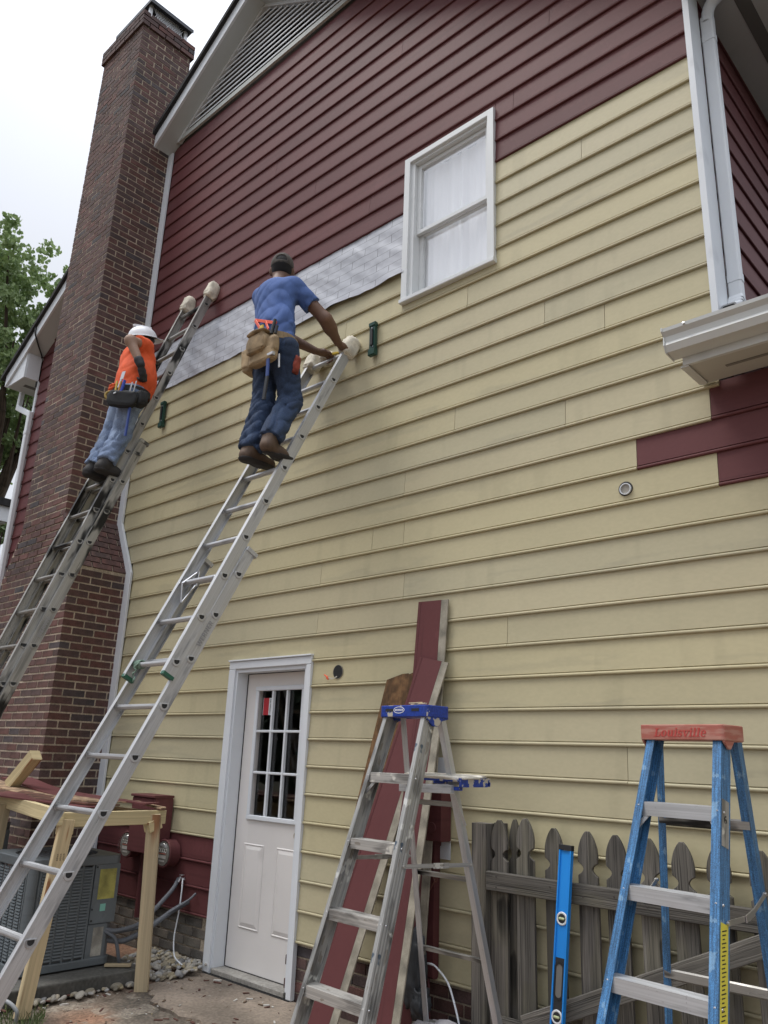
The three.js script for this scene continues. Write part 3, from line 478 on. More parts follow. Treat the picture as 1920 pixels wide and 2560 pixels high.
  part(ch, 'cap_leg', box(mx - 0.02, mx + 0.01, 9.926, ly, zb - 0.01, zb + 0.03), gal); part(ch, 'cap_leg', box(mx - 0.02, mx + 0.01, 9.926, ly, za - 0.03, za + 0.01), gal); part(ch, 'cap_leg', box(-8.0, -7.97, 9.926, ly, zb - 0.01, zb + 0.02), gal);
  for (let z = za - 0.2; z < zb + 0.2; z += 0.026) for (const s of [-1, 1]) { const h = ly - 9.94; let z0 = z, z1 = z + s * h * 0.55; if (Math.min(z0, z1) < za || Math.max(z0, z1) > zb) continue; bars.push(beam(V(mx, 9.94, z0), V(mx, ly, z1), 0.007, 0.007, 0, V(1, 0, 0))); }
  const s2 = []; for (let x = -7.97; x < mx - 0.1; x += 0.03) for (const s of [-1, 1]) { const x1 = x + s * 0.1; if (x1 < -7.98 || x1 > mx) continue; s2.push(beam(V(x, 9.94, zb), V(x1, ly, zb), 0.007, 0.007, 0, V(0, 0, 1))); }
  part(ch, 'mesh_screen', bars, gal); part(ch, 'mesh_screen', s2, gal);
}
// ---------------------------------------------------------------- extension ladders
const X1 = V(1, 0, 0);
function lumpy(w, h, d, seed, wr = 0.1, e = 0.75) { // a bag of cloth: superellipsoid with folds; local y up
  const g = new THREE.IcosahedronGeometry(1, 7), p = g.attributes.position, n = fbm(6, 6, 4, seed), n2 = noise(5, 22, seed + 5), v = V();
  for (let i = 0; i < p.count; i++) {
    v.fromBufferAttribute(p, i); const sg = (x) => Math.sign(x) * Math.pow(Math.abs(x), e), a = Math.atan2(v.z, v.x) / 6.2832 + 0.5;
    const k = 1 + (n(a * 2, v.y * 0.5 + 0.5) - 0.5) * wr * 2.2 + (n2(a, v.y * 0.45 + 0.5 + 0.08 * Math.sin(a * 12)) - 0.5) * wr; p.setXYZ(i, sg(v.x) * w / 2 * k, sg(v.y) * h / 2 * k, sg(v.z) * d / 2 * k);
  }
  const q = plain(g); return smooth(q);
}
function smooth(g) { // average normals at shared positions
  const p = g.attributes.position, m = new Map(), key = (i) => p.getX(i).toFixed(5) + ',' + p.getY(i).toFixed(5) + ',' + p.getZ(i).toFixed(5); g.computeVertexNormals(); const n = g.attributes.normal;
  for (let i = 0; i < p.count; i++) { const k = key(i), a = m.get(k) || V(); a.x += n.getX(i); a.y += n.getY(i); a.z += n.getZ(i); m.set(k, a); }
  for (let i = 0; i < p.count; i++) { const a = m.get(key(i)).clone().normalize(); n.setXYZ(i, a.x, a.y, a.z); }
  return triUVn(g);
}
function triUVn(g) { const n = g.attributes.normal; return triUV(g, R0() * 3, R0() * 3); }
const rungProfile = (() => { const p = []; for (let i = 0; i <= 12; i++) { const a = Math.PI * (0.19 - 1.38 * (i / 12)); const r = 0.0185 * (1 + (i % 2 ? -0.04 : 0.0)); p.push([r * Math.sin(a), r * Math.cos(a)]); } for (let i = -2; i <= 2; i++) p.push([0.0105 + (i % 2 ? -0.0012 : 0), i * 0.0055 - 0.0]); return p; })();
const mittCloth = std([0.82, 0.79, 0.71], { map: T.rough, roughness: 0.95 });
function extensionLadder({ label, P, d, FP, Fd, kb, kf, wb, wf, mat, mat2, text, textK }) {
  const base = P.clone().addScaledVector(d, 0.3048 * kb[0]), L = thing('extension_ladder', label, 'ladder', [base.x - wb / 2, base.y, base.z]);
  function section(name, P, d, k0, k1, w, h, m, ks) {
    const g = sub(L, name, P.clone().addScaledVector(d, 0.3048 * k0).toArray()), n = X1.clone().cross(d).normalize(), at = (k, xo = 0, no = 0) => P.clone().addScaledVector(d, 0.3048 * k).addScaledVector(X1, xo).addScaledVector(n, no);
    const t = 0.003, fl = 0.03, ch = (s) => [[-h, 0], [h, 0], [h, -s * fl], [h - t, -s * fl], [h - t, -s * t], [0.012, -s * t], [0.01, -s * t * 1.6], [-0.01, -s * t * 1.6], [-0.012, -s * t], [-h + t, -s * t], [-h + t, -s * fl], [-h, -s * fl]];
    const len = at(k0).distanceTo(at(k1));
    part(g, 'rail', prism(ch(1), len, R0() * 9, R0() * 9).applyMatrix4(frameMat(at(k0), at(k1), n)), m); part(g, 'rail', prism(ch(-1), len, R0() * 9, R0() * 9).applyMatrix4(frameMat(at(k0, -w), at(k1, -w), n)), m);
    const up = V(0, 1, 0);
    for (let k = Math.ceil(k0 + 0.1); k <= k1 - 0.05; k++) {
      const a = at(k, -0.0045), b = at(k, -w + 0.0045); part(g, 'rung', prism(rungProfile.map(([y, z]) => [y, z]), a.distanceTo(b), R0() * 5, R0() * 5).applyMatrix4(frameMat(b, a, up)), m);
      for (const s of [0, 1]) { // swaged D-shaped rung ends
        const c = at(k, s ? -w - 0.0008 : 0.0008), sh = new THREE.Shape(), ho = new THREE.Path(), D = (q, r, f) => { for (let i = 0; i <= 14; i++) { const an = Math.PI * (0.12 - 1.24 * (i / 14)), x = r * Math.cos(an), y = r * Math.sin(an) + f; i ? q.lineTo(x, y) : q.moveTo(x, y); } q.closePath(); };
        D(sh, 0.0265, 0); D(ho, 0.0175, 0.001); sh.holes.push(ho); const ring = new THREE.ExtrudeGeometry(sh, { depth: 0.003, bevelEnabled: true, bevelSize: 0.0022, bevelThickness: 0.0022, bevelSegments: 2, curveSegments: 4 }).translate(0, 0, -0.001);
        const hs = new THREE.Shape(); D(hs, 0.0178, 0.001); const hole = new THREE.ExtrudeGeometry(hs, { depth: 0.0012, bevelEnabled: false });
        const mm = new THREE.Matrix4().makeBasis(V(0, 0, -1), V(0, 1, 0), V(1, 0, 0)).setPosition(c); if (s) continue;
        part(g, 'rung_end', triUV(ring.applyMatrix4(mm), R0(), R0()), m); part(g, 'rung_socket', triUV(hole.applyMatrix4(mm)), M.dark);
      }
      part(g, 'rung_collar', cyl(at(k, -w + 0.004), at(k, -w + 0.012), 0.025, 0.022, 16), m);
    }
    return { g, at, n };
  }
  const b = section('base_section', P, d, kb[0], kb[1], wb, 0.038, mat), f = section('fly_section', FP, Fd, kf[0], kf[1], wf, 0.038, mat2 || mat);
  // cloth mitts over the tips
  const q = new THREE.Quaternion().setFromUnitVectors(V(0, 1, 0), Fd);
  for (const [i, x] of [[0, -0.014], [1, -wf + 0.014]]) part(f.g, 'cloth_mitt', lumpy(0.108, 0.2, 0.13, 500 + i * 9 + Math.round(kf[1]) * 3, 0.13, 0.55).applyQuaternion(q).translate(...f.at(kf[1] - 0.12 + 0.1, x).toArray()), mittCloth, 'off-white cloth mitt taped over the ladder tip');
  // rung locks where the sections meet
  const kl = Math.ceil(kb[1] - 1.2);
  for (const x of [-0.05, -wf + 0.05]) { const c = (k, no) => f.at(k, x, no); part(f.g, 'rung_lock', [beam(c(kl - 0.45, -0.03), c(kl + 0.05, -0.055), 0.022, 0.012), beam(c(kl - 0.45, -0.03), c(kl - 0.1, 0.03), 0.022, 0.01), beam(c(kl - 0.1, 0.03), c(kl + 0.3, -0.02), 0.022, 0.012), beam(c(kl + 0.05, -0.06), c(kl + 0.35, -0.03), 0.03, 0.012)], M.steel); }
  // end caps of the fly section
  const cap = std([0.02, 0.1, 0.06], { roughness: 0.5 });
  for (const x of [-0.012, -wf + 0.012]) part(f.g, 'end_cap', beam(f.at(kf[0] - 0.015, x, 0), f.at(kf[0] + 0.05, x, 0), 0.03, 0.078, 0.003, f.n), cap, 'green plastic end cap');
  for (const x of [-0.012, -wb + 0.012]) part(b.g, 'rail_guide', beam(b.at(kb[1] - 0.08, x, -0.01), b.at(kb[1] + 0.01, x, -0.01), 0.036, 0.09, 0.003, b.n), mat);
  for (const x of [-0.015, -wb + 0.015]) part(b.g, 'foot_shoe', beam(b.at(kb[0] - 0.12, x), b.at(kb[0] + 0.12, x), 0.05, 0.1, 0.006, b.n), M.dark);
  if (text) for (const [k, s, sec] of textK) { const c = sec ? f : b, p = c.at(k, 0.0035, 0), dd = sec ? Fd : d; const mm = new THREE.Matrix4().makeBasis(dd.clone(), X1.clone().cross(dd), X1).setPosition(p); part(c.g, 'lettering', letters(s, 0.03, 0.0005).applyMatrix4(mm), std([0.3, 0.3, 0.3], { roughness: 0.7 })); }
  return { L, f, b };
}
const ladderB = extensionLadder({
  label: 'long aluminium extension ladder in front of the door, carrying the worker in blue', P: V(-3.885, 0.643, 1.965), d: V(-0.007, 0.889, -0.458).normalize(), FP: V(-3.862, 0.608, 2.045), Fd: V(-0.02, 0.8935, -0.449).normalize(),
  kb: [-2.05, 7.62], kf: [4.68, 14.25], wb: 0.49, wf: 0.435, mat: M.alu, text: true, textK: [[5.55, 'WERNER', 0]],
});
{ // rope wound round a rung of the near ladder
  const c = ladderB.f.at(5, -0.4, 0), pts = []; for (let i = 0; i < 60; i++) { const a = i * 0.75; pts.push(V(c.x + i * 0.0012 - 0.02, c.y + 0.023 * Math.sin(a), c.z + 0.023 * Math.cos(a))); }
  for (let i = 0; i < 8; i++) pts.push(V(c.x + 0.03 + 0.01 * Math.sin(i * 1.3), c.y - 0.02 - i * 0.012, c.z + 0.035 + 0.006 * Math.cos(i * 2)));
  single('rope', 'short green and white rope tied round a rung of the near ladder', 'rope', [c.x, c.y - 0.1, c.z], tube(pts, 0.0048, 6, 260), std([0.22, 0.34, 0.29], { map: T.rough, roughness: 0.9 }));
}
const ladderA = extensionLadder({
  label: 'smudged aluminium extension ladder beside the chimney, carrying the worker in orange', P: V(-5.945, 5.641, 0.029), d: V(-0.002, 0.94, -0.34).normalize(), FP: V(-5.985, 5.652, 0.124), Fd: V(-0.004, 0.944, -0.33).normalize(),
  kb: [-19.4, -5.55], kf: [-14.4, 0.62], wb: 0.49, wf: 0.435, mat: M.aluDirty, text: true, textK: [[-11.5, 'WERNER', 0]],
});

// ---------------------------------------------------------------- stepladders
function stepLadder(o) {
  const L = thing('stepladder', o.label, 'stepladder', [o.C.x, 0, o.C.z + 0.1]), f = V(Math.sin(o.psi), 0, Math.cos(o.psi)), r = V(Math.cos(o.psi), 0, -Math.sin(o.psi)), dy = 0.298;
  const at = (k, x, back = 0, lift = 0) => o.C.clone().add(V(0, -dy * k + lift, 0)).addScaledVector(f, o.s * k - back).addScaledVector(r, x), hw = (k) => o.w0 + o.dw * k, kF = o.kF;
  const t = 0.003, D = o.depth, ch = (s) => { const p = [[0, 0]]; for (let i = 1; i < 9; i++) { const n = -D * (i / 9); p.push([n, i % 2 ? s * o.ridge : 0]); } p.push([-D, 0], [-D, -s * o.fl], [-D + t, -s * o.fl], [-D + t, -s * t], [-t, -s * t], [-t, -s * o.fl], [0, -s * o.fl]); return p; };
  for (const s of [1, -1]) {
    const a = at(kF, s * hw(kF)), b = at(o.k0, s * hw(o.k0)), n = f.clone().addScaledVector(b.clone().sub(a).normalize(), -f.dot(b.clone().sub(a).normalize())).normalize();
    part(L, 'front_rail', prism(ch(s), a.distanceTo(b), R0() * 5, R0() * 5).applyMatrix4(frameMat(a, b, n)), o.rail);
    part(L, 'foot', beam(a.clone().addScaledVector(f, -D / 2).addScaledVector(r, -s * 0.01).setY(0.0), a.clone().addScaledVector(f, -D / 2 + 0.005).addScaledVector(r, -s * 0.01).setY(0.06), 0.03, D + 0.008, 0.004, f), M.dark);
  }
  for (let k = 1; k <= 5; k++) { // ribbed treads with a deep lip
    const w = 2 * hw(k) - 0.008, p = [[0, 0], [-o.lip, 0.001], [-o.lip, -0.004], [-0.004, -0.004]]; p.push([-0.004, -D + 0.008], [-0.022, -D + 0.006], [-0.022, -D + 0.003], [0, -D + 0.002]); for (let i = 9; i >= 1; i--) p.push([i % 2 ? 0.0015 : 0, -(D - 0.004) * (i / 10)]);
    const c = at(k, 0, 0.003, 0.0), g = prism(p, w, R0() * 5, R0() * 5).applyMatrix4(new THREE.Matrix4().makeBasis(r, V(0, 1, 0), f).setPosition(c)), st = part(L, 'step', g, o.step);
    for (const s of [1, -1]) { const e = at(k, s * (hw(k) + 0.002), 0.02, -0.018); part(L, 'rivet', [cyl(e, e.clone().addScaledVector(r, s * 0.003), 0.0055, 0.004, 10), cyl(at(k, s * (hw(k) - 0.012), -0.001, -0.014), at(k, s * (hw(k) - 0.012), -0.004, -0.014), 0.007, 0.005, 10), cyl(at(k, s * (hw(k) - 0.012), -0.001, -0.03), at(k, s * (hw(k) - 0.012), -0.004, -0.03), 0.007, 0.005, 10)], M.steel); }
    if (k === 1 || k === 5) for (const s of [1, -1]) part(L, 'knee_brace', beam(at(k, s * (hw(k) - 0.06), 0.02, -0.025), at(k + 0.32, s * (hw(k) - 0.006), 0.02, 0), 0.016, 0.004, 0, f), o.step);
  }
  // rear legs
  for (const s of [1, -1]) { const [a, b] = s > 0 ? o.rearR : o.rearL; part(L, 'rear_leg', prism(o.rearProf.map(([y, z]) => [y, s * z]), a.distanceTo(b), R0() * 5, R0() * 5).applyMatrix4(frameMat(b, a, V(0, 0, 1))), o.rear); }
  const rl = (s, y) => { const [a, b] = s > 0 ? o.rearR : o.rearL, q = (a.y - y) / (a.y - b.y); return a.clone().lerp(b, q); };
  for (const y of o.rearY) { const a = rl(-1, y), b = rl(1, y); part(L, 'rear_rung', prism(o.rungProf, a.distanceTo(b) - 0.004, R0(), R0()).applyMatrix4(frameMat(a, b)), M.aluDirty); }
  for (const s of [1, -1]) { // folding spreader: two bars and a locking plate
    const a = at(o.spreadK, s * (hw(o.spreadK) - (s < 0 ? 0.0 : -0.004)), D * 0.75), b = rl(s, o.spreadY).addScaledVector(r, s * 0.012), m = a.clone().lerp(b, 0.52).add(V(0, o.sag, 0));
    part(L, 'spreader', [beam(a, m, 0.004, 0.018, 0), beam(m.clone().addScaledVector(r, s * 0.004), b.clone().addScaledVector(r, s * 0.004), 0.004, 0.018, 0), cyl(a.clone().addScaledVector(r, -s * 0.002), a.clone().addScaledVector(r, s * 0.006), 0.007), cyl(b.clone().addScaledVector(r, -s * 0.002), b.clone().addScaledVector(r, s * 0.01), 0.007), beam(m.clone().lerp(a, 0.2).addScaledVector(r, s * 0.006), m.clone().lerp(b, 0.25).addScaledVector(r, s * 0.006), 0.004, 0.024, 0)], o.spread || o.step);
  }
  return { L, at, f, r, hw, rl };
}
function capShape(w, d, h, r) { // rounded block, hollow below
  const s = new THREE.Shape(); s.moveTo(-w / 2 + r, -d / 2); s.lineTo(w / 2 - r, -d / 2); s.quadraticCurveTo(w / 2, -d / 2, w / 2, -d / 2 + r); s.lineTo(w / 2, d / 2 - r); s.quadraticCurveTo(w / 2, d / 2, w / 2 - r, d / 2); s.lineTo(-w / 2 + r, d / 2); s.quadraticCurveTo(-w / 2, d / 2, -w / 2, d / 2 - r); s.lineTo(-w / 2, -d / 2 + r); s.quadraticCurveTo(-w / 2, -d / 2, -w / 2 + r, -d / 2);
  return new THREE.ExtrudeGeometry(s, { depth: h - 0.008, bevelEnabled: true, bevelSize: 0.004, bevelThickness: 0.004, bevelSegments: 2, curveSegments: 5 }).rotateX(-Math.PI / 2);
}
const angleProf = [[0, 0], [0.004, 0.002], [0.004, 0.034], [0, 0.034], [-0.03, 0.034], [-0.03, 0.031], [0, 0.031]].map(([y, z]) => [y, z - 0.034]);
{ // paint-spattered aluminium stepladder with a blue top
  const blotch = fbm(7, 7, 4, 611), sp = noise(40, 40, 612);
  const blue = std([0.9, 0.9, 0.9], { map: tex(256, 256, 0.3, (u, v) => { const w = sstep(0.63, 0.68, blotch(u, v)), k = 0.9 + (sp(u, v) - 0.5) * 0.25; return [lerp(0.13 * k, 0.75, w), lerp(0.27 * k, 0.72, w), lerp(0.66 * k, 0.66, w)]; }), roughness: 0.45 });
  const tread = std([0.95, 0.95, 0.96], { map: T.aluPaint, roughness: 0.5, metalness: 0.5 });
  const S = stepLadder({ label: 'paint-spattered aluminium stepladder with a blue top and open paint shelf', C: V(-2.693, 1.725, 0.79), psi: -0.056, s: 0.098, w0: 0.141, dw: 0.016, k0: 0.06, kF: 5.72, depth: 0.078, fl: 0.024, ridge: 0.0016, lip: 0.044, rail: M.aluPaint, step: tread, rear: M.alu,
    rearR: [V(-2.535, 1.71, 0.7), V(-2.485, 0.0, 0.19)], rearL: [V(-2.8, 1.71, 0.7), V(-3.0, 0.0, 0.19)], rearProf: angleProf, rearY: [1.3, 0.955, 0.585, 0.22], rungProf: [[0, 0], [0.003, 0], [0.003, -0.026], [-0.022, -0.026], [-0.022, -0.024], [0, -0.024]], spreadK: 2.3, spreadY: 1.02, sag: 0.0 });
  const m = new THREE.Matrix4().makeBasis(S.r, V(0, 1, 0), S.f).setPosition(V(-2.69, 1.7, 0.722));
  const cap = part(S.L, 'top_cap', triUV(capShape(0.315, 0.168, 0.056, 0.02).applyMatrix4(m), 0.3, 0.1), blue, 'blue moulded top with a white oval emblem');
  for (const s of [1, -1]) { const e = new THREE.Shape([[-0.08, 0.004], [0.075, 0.004], [0.07, -0.012], [0.03, -0.045], [-0.005, -0.045], [-0.035, -0.018], [-0.08, -0.008]].map((q) => new THREE.Vector2(...q))); part(S.L, 'top_cap_ear', triUV(new THREE.ExtrudeGeometry(e, { depth: 0.006, bevelEnabled: true, bevelSize: 0.002, bevelThickness: 0.002, bevelSegments: 1 }).rotateY(-Math.PI / 2).translate(s * 0.152 + 0.003, 0, 0).applyMatrix4(m)), blue); }
  part(S.L, 'top_cap_slot', [[-0.1, 0.055], [0.07, 0.05]].map(([x, w]) => box(x - w / 2 + (x > 0 ? 0.02 : 0.01), x + w / 2 + (x > 0 ? 0.02 : 0.01), 0.022, 0.036, 0.0875, 0.0892).applyMatrix4(m)), M.dark);
  const wh = std([0.75, 0.76, 0.8], { roughness: 0.5 }), oval = new THREE.Shape(), oh = new THREE.Path(); oval.absellipse(0, 0, 0.038, 0.0165, 0, Math.PI * 2); oh.absellipse(0, 0, 0.035, 0.0135, 0, Math.PI * 2); oval.holes.push(oh);
  part(S.L, 'emblem', [plain(new THREE.ExtrudeGeometry(oval, { depth: 0.0012, bevelEnabled: false, curveSegments: 18 })), letters('WERNER', 0.0105)].map((g) => g.translate(-0.022, 0.029, 0.088).applyMatrix4(m)), wh);
  // side lettering on the near rail
  { const a = S.at(5.0, S.hw(5.0) + 0.0022, 0.04), b = S.at(4.0, S.hw(4.0) + 0.0022, 0.04), d = b.clone().sub(a).normalize(), n = d.clone().cross(S.f).normalize(); const out = S.r.clone(), y = out.clone().cross(d).normalize();
    part(S.L, 'lettering', letters('WERNER', 0.042, 0.0006).applyMatrix4(new THREE.Matrix4().makeBasis(d, y, d.clone().cross(y)).setPosition(a.clone().lerp(b, 0.42))), std([0.12, 0.13, 0.16], { roughness: 0.6 }));
    part(S.L, 'label', beam(S.at(4.62, S.hw(4.62) + 0.0018, 0.04), S.at(4.25, S.hw(4.25) + 0.0018, 0.04), 0.001, 0.05, 0, S.f), std([0.55, 0.56, 0.6], { map: T.aluPaint, roughness: 0.6 })); }
  // paint shelf
  const sh = sub(S.L, 'paint_shelf', [-2.64, 1.4, 0.55]); const paintTop = std([0.85, 0.84, 0.8], { map: T.rough, roughness: 0.6 });
  part(sh, 'tray', box(-2.82, -2.455, 1.4, 1.418, 0.4, 0.66, 0.004), blue); part(sh, 'tray_edge', [box(-2.82, -2.455, 1.378, 1.3995, 0.392, 0.3995, 0.002), box(-2.4545, -2.447, 1.376, 1.417, 0.43, 0.655, 0.002), box(-2.8, -2.46, 1.36, 1.377, 0.62, 0.65, 0.002)], blue);
  { const g = triUV(lumpy(0.385, 0.03, 0.285, 640, 0.14, 0.5).translate(-2.638, 1.418, 0.53)); part(sh, 'dried_paint', g, paintTop, 'crust of dried white paint'); }
  part(sh, 'shelf_arm', [beam(V(-2.5, 1.375, 0.66), V(-2.495, 1.2, 0.55), 0.004, 0.014, 0, X1), beam(V(-2.82, 1.36, 0.66), V(-2.49, 1.365, 0.66), 0.03, 0.04, 0.002)], M.alu);
  single('putty_stick', 'small pale offcut lying on the blue ladder top', 'offcut', [-2.66, 1.757, 0.73], [beam(V(-2.72, 1.762, 0.71), V(-2.6, 1.764, 0.74), 0.012, 0.006, 0.001), beam(V(-2.71, 1.7665, 0.74), V(-2.64, 1.7705, 0.72), 0.012, 0.005, 0.001)], M.pine[0]);
}
{ // blue fibreglass stepladder with a red top
  const a = fbm(5, 60, 4, 621), b = noise(256, 256, 622), w = fbm(9, 9, 4, 623);
  const fib = std([1, 1, 1], { map: tex(512, 512, [0.5, 0.3], (u, v) => { const k = 0.75 + (a(u, v) - 0.5) * 0.6 + (b(u, v) - 0.5) * 0.45, s = sstep(0.7, 0.74, w(u, v)) * 0.3; return [lerp(0.31 * k, 0.8, s), lerp(0.54 * k, 0.83, s), lerp(0.75 * k, 0.84, s)]; }), roughness: 0.5 });
  const red = std([1, 1, 1], { map: tex(256, 256, 0.35, (u, v) => { const k = 0.9 + (b(u, v) - 0.5) * 0.2, s = 0.4 + sstep(0.4, 0.7, a(u, v * 0.5)) * 0.28; return [lerp(0.64 * k, 0.74, s), lerp(0.24 * k, 0.62, s), lerp(0.19 * k, 0.56, s)]; }), roughness: 0.6 });
  const S = stepLadder({ label: 'blue fibreglass stepladder with a worn red top, before the picket fence', C: V(-1.348, 1.667, 0.629), psi: -0.107, s: 0.101, w0: 0.154, dw: 0.02, k0: 0.12, kF: 5.55, depth: 0.072, fl: 0.034, ridge: 0.0, lip: 0.05, rail: fib, step: M.alu, rear: fib, spread: M.steel,
    rearR: [V(-1.19, 1.63, 0.51), V(-1.2, 0.0, 0.17)], rearL: [V(-1.525, 1.63, 0.51), V(-1.73, 0.0, 0.17)], rearProf: [[0, 0], [0.0, 0.032], [-0.05, 0.032], [-0.05, 0.028], [-0.004, 0.028], [-0.004, 0]].map(([y, z]) => [y, z - 0.032]), rearY: [1.31, 0.7, 0.25], rungProf: [[0, 0], [0.006, -0.005], [0.0, -0.02], [-0.03, -0.024], [-0.036, -0.03], [-0.04, -0.024], [-0.03, -0.004]], spreadK: 2.25, spreadY: 1.05, sag: -0.035 });
  const m = new THREE.Matrix4().makeBasis(S.r, V(0, 1, 0), S.f).setPosition(V(-1.345, 1.612, 0.575));
  part(S.L, 'top_cap', triUV(capShape(0.352, 0.165, 0.06, 0.016).applyMatrix4(m), 0.1, 0.2), red, 'worn red moulded top');
  for (const s of [1, -1]) { const e = new THREE.Shape([[-0.07, 0.004], [0.08, 0.004], [0.076, -0.008], [0.046, -0.034], [0.03, -0.034], [0.0, -0.006], [-0.07, -0.004]].map((q) => new THREE.Vector2(...q))); part(S.L, 'top_cap_ear', triUV(new THREE.ExtrudeGeometry(e, { depth: 0.006, bevelEnabled: true, bevelSize: 0.002, bevelThickness: 0.002, bevelSegments: 1 }).rotateY(-Math.PI / 2).translate(s * 0.171 + 0.003, 0, 0).applyMatrix4(m)), red); }
  part(S.L, 'lettering', letters('Louisville', 0.032, 0.0018, serif, 0.25).translate(0.0, 0.026, 0.0862).applyMatrix4(m), std([0.45, 0.06, 0.05], { roughness: 0.5 }), 'raised script lettering');
  const lb = (k0, k1, wd, mt, nm) => part(S.L, nm, beam(S.at(k1, S.hw(k1) + 0.0012, 0.036), S.at(k0, S.hw(k0) + 0.0012, 0.036), 0.001, wd, 0, S.f), mt);
  lb(0.92, 1.45, 0.05, std([0.62, 0.62, 0.6], { map: T.aluPaint, roughness: 0.6 }), 'label'); lb(2.25, 3.25, 0.05, std([0.62, 0.55, 0.06], { roughness: 0.55 }), 'warning_label');
  const tx = []; for (let i = 0; i < 22; i++) tx.push(beam(S.at(2.32 + i * 0.04, S.hw(2.32 + i * 0.04) + 0.0019, 0.018 + (i % 3) * 0.002), S.at(2.32 + i * 0.04, S.hw(2.32 + i * 0.04) + 0.0019, 0.05 - ((i * 7) % 5) * 0.003), 0.0004, 0.004, 0, V(0, 1, 0))); part(S.L, 'warning_print', tx, M.black);
  part(S.L, 'size_mark', letters('6', 0.03, 0.0006).applyMatrix4(new THREE.Matrix4().makeBasis(S.f.clone().negate(), V(0, 1, 0), S.r).setPosition(S.at(1.15, S.hw(1.15) + 0.0018, 0.036))), M.black);
}
// ---------------------------------------------------------------- picket fence by the wall
{
  const F = thing('picket_fence', 'weathered grey picket fence panel standing against the yellow wall', 'fence', [-2, 0, 0.1]), rb = rng(33), z = 0.085;
  part(F, 'post', beam(V(-2.718, -0.05, 0.095), V(-2.718, 1.18, 0.095), 0.093, 0.09, 0.006, V(0, 0, 1)), M.greyWood[0]); part(F, 'post', beam(V(-2.635, -0.05, 0.047), V(-2.635, 1.185, 0.047), 0.07, 0.035, 0.004, V(0, 0, 1)), M.greyWood[1]);
  const gothic = (w, h, kind) => { const s = new THREE.Shape(), e = w / 2, n = 0.3 * w; s.moveTo(-e, 0); s.lineTo(-e, h - 0.2); const by = h - 0.2;
    s.quadraticCurveTo(-e + n * 1.9, by + 0.032, -e + 0.002, by + 0.062); s.lineTo(-e, by + 0.095); s.quadraticCurveTo(-e + 0.004, h - 0.05, -e + w * 0.33, h - 0.01); s.lineTo(-e + w * 0.42, h); s.lineTo(e - w * 0.42, h); s.lineTo(e - w * 0.33, h - 0.01); s.quadraticCurveTo(e - 0.004, h - 0.05, e, by + 0.095); s.lineTo(e - 0.002, by + 0.062); s.quadraticCurveTo(e - n * 1.9, by + 0.032, e, by); s.lineTo(e, 0); s.closePath();
    return new THREE.ExtrudeGeometry(s, { depth: 0.014, bevelEnabled: true, bevelSize: 0.0025, bevelThickness: 0.0025, bevelSegments: 1, curveSegments: 6 }); };
  const grainUV = (g) => { triUV(g, 0, 0); const q = g.index ? g.toNonIndexed() : g, uv = q.attributes.uv, o = rb() * 9, p = rb() * 9; for (let i = 0; i < uv.count; i++) { const u = uv.getX(i); uv.setXY(i, uv.getY(i) + o, u + p); } return q; };
  const xs = [[-2.61, 1.2], [-2.545, 1.207], [-2.453, 1.22], [-2.277, 1.186], [-2.1, 1.186], [-1.943, 1.182], [-1.776, 1.182], [-1.618, 1.18], [-1.46, 1.178], [-1.285, 1.177], [-1.12, 1.176], [-0.95, 1.175]];
  xs.forEach(([x, h], i) => { const w = i === 1 ? 0.062 : 0.1, g = triUV(gothic(w, h + 0.02, i), 0, 0), q = g; const uv = q.attributes.uv, o = rb() * 9, p2 = rb() * 9; for (let k = 0; k < uv.count; k++) { const u = uv.getX(k); uv.setXY(k, uv.getY(k) + o, u + p2); }
    q.rotateZ((rb() - 0.5) * 0.012).translate(x, -0.02, i === 1 ? z - 0.04 : z); part(F, 'picket', q, M.greyWood[Math.floor(rb() * 3)]); });
  part(F, 'rail', beam(V(-2.665, 0.905, 0.125), V(-0.7, 0.91, 0.125), 0.036, 0.092, 0.004), M.greyWood[1]); part(F, 'rail', beam(V(-2.64, 0.25, 0.125), V(-0.7, 0.25, 0.125), 0.036, 0.092, 0.004), M.greyWood[0]);
  part(F, 'diagonal_brace', beam(V(-2.42, 0.3, 0.164), V(-1.0, 0.955, 0.164), 0.036, 0.086, 0.004), M.greyWood[2]);
  part(F, 'nail', [[-2.6, 0.93], [-2.6, 0.88], [-2.28, 0.92], [-2.1, 0.9], [-1.94, 0.92], [-1.78, 0.9], [-1.46, 0.92]].map(([x, y]) => cyl(V(x, y, 0.142), V(x, y, 0.1455), 0.004, 0.004, 8)), std([0.05, 0.04, 0.035], { roughness: 0.8 }));
}
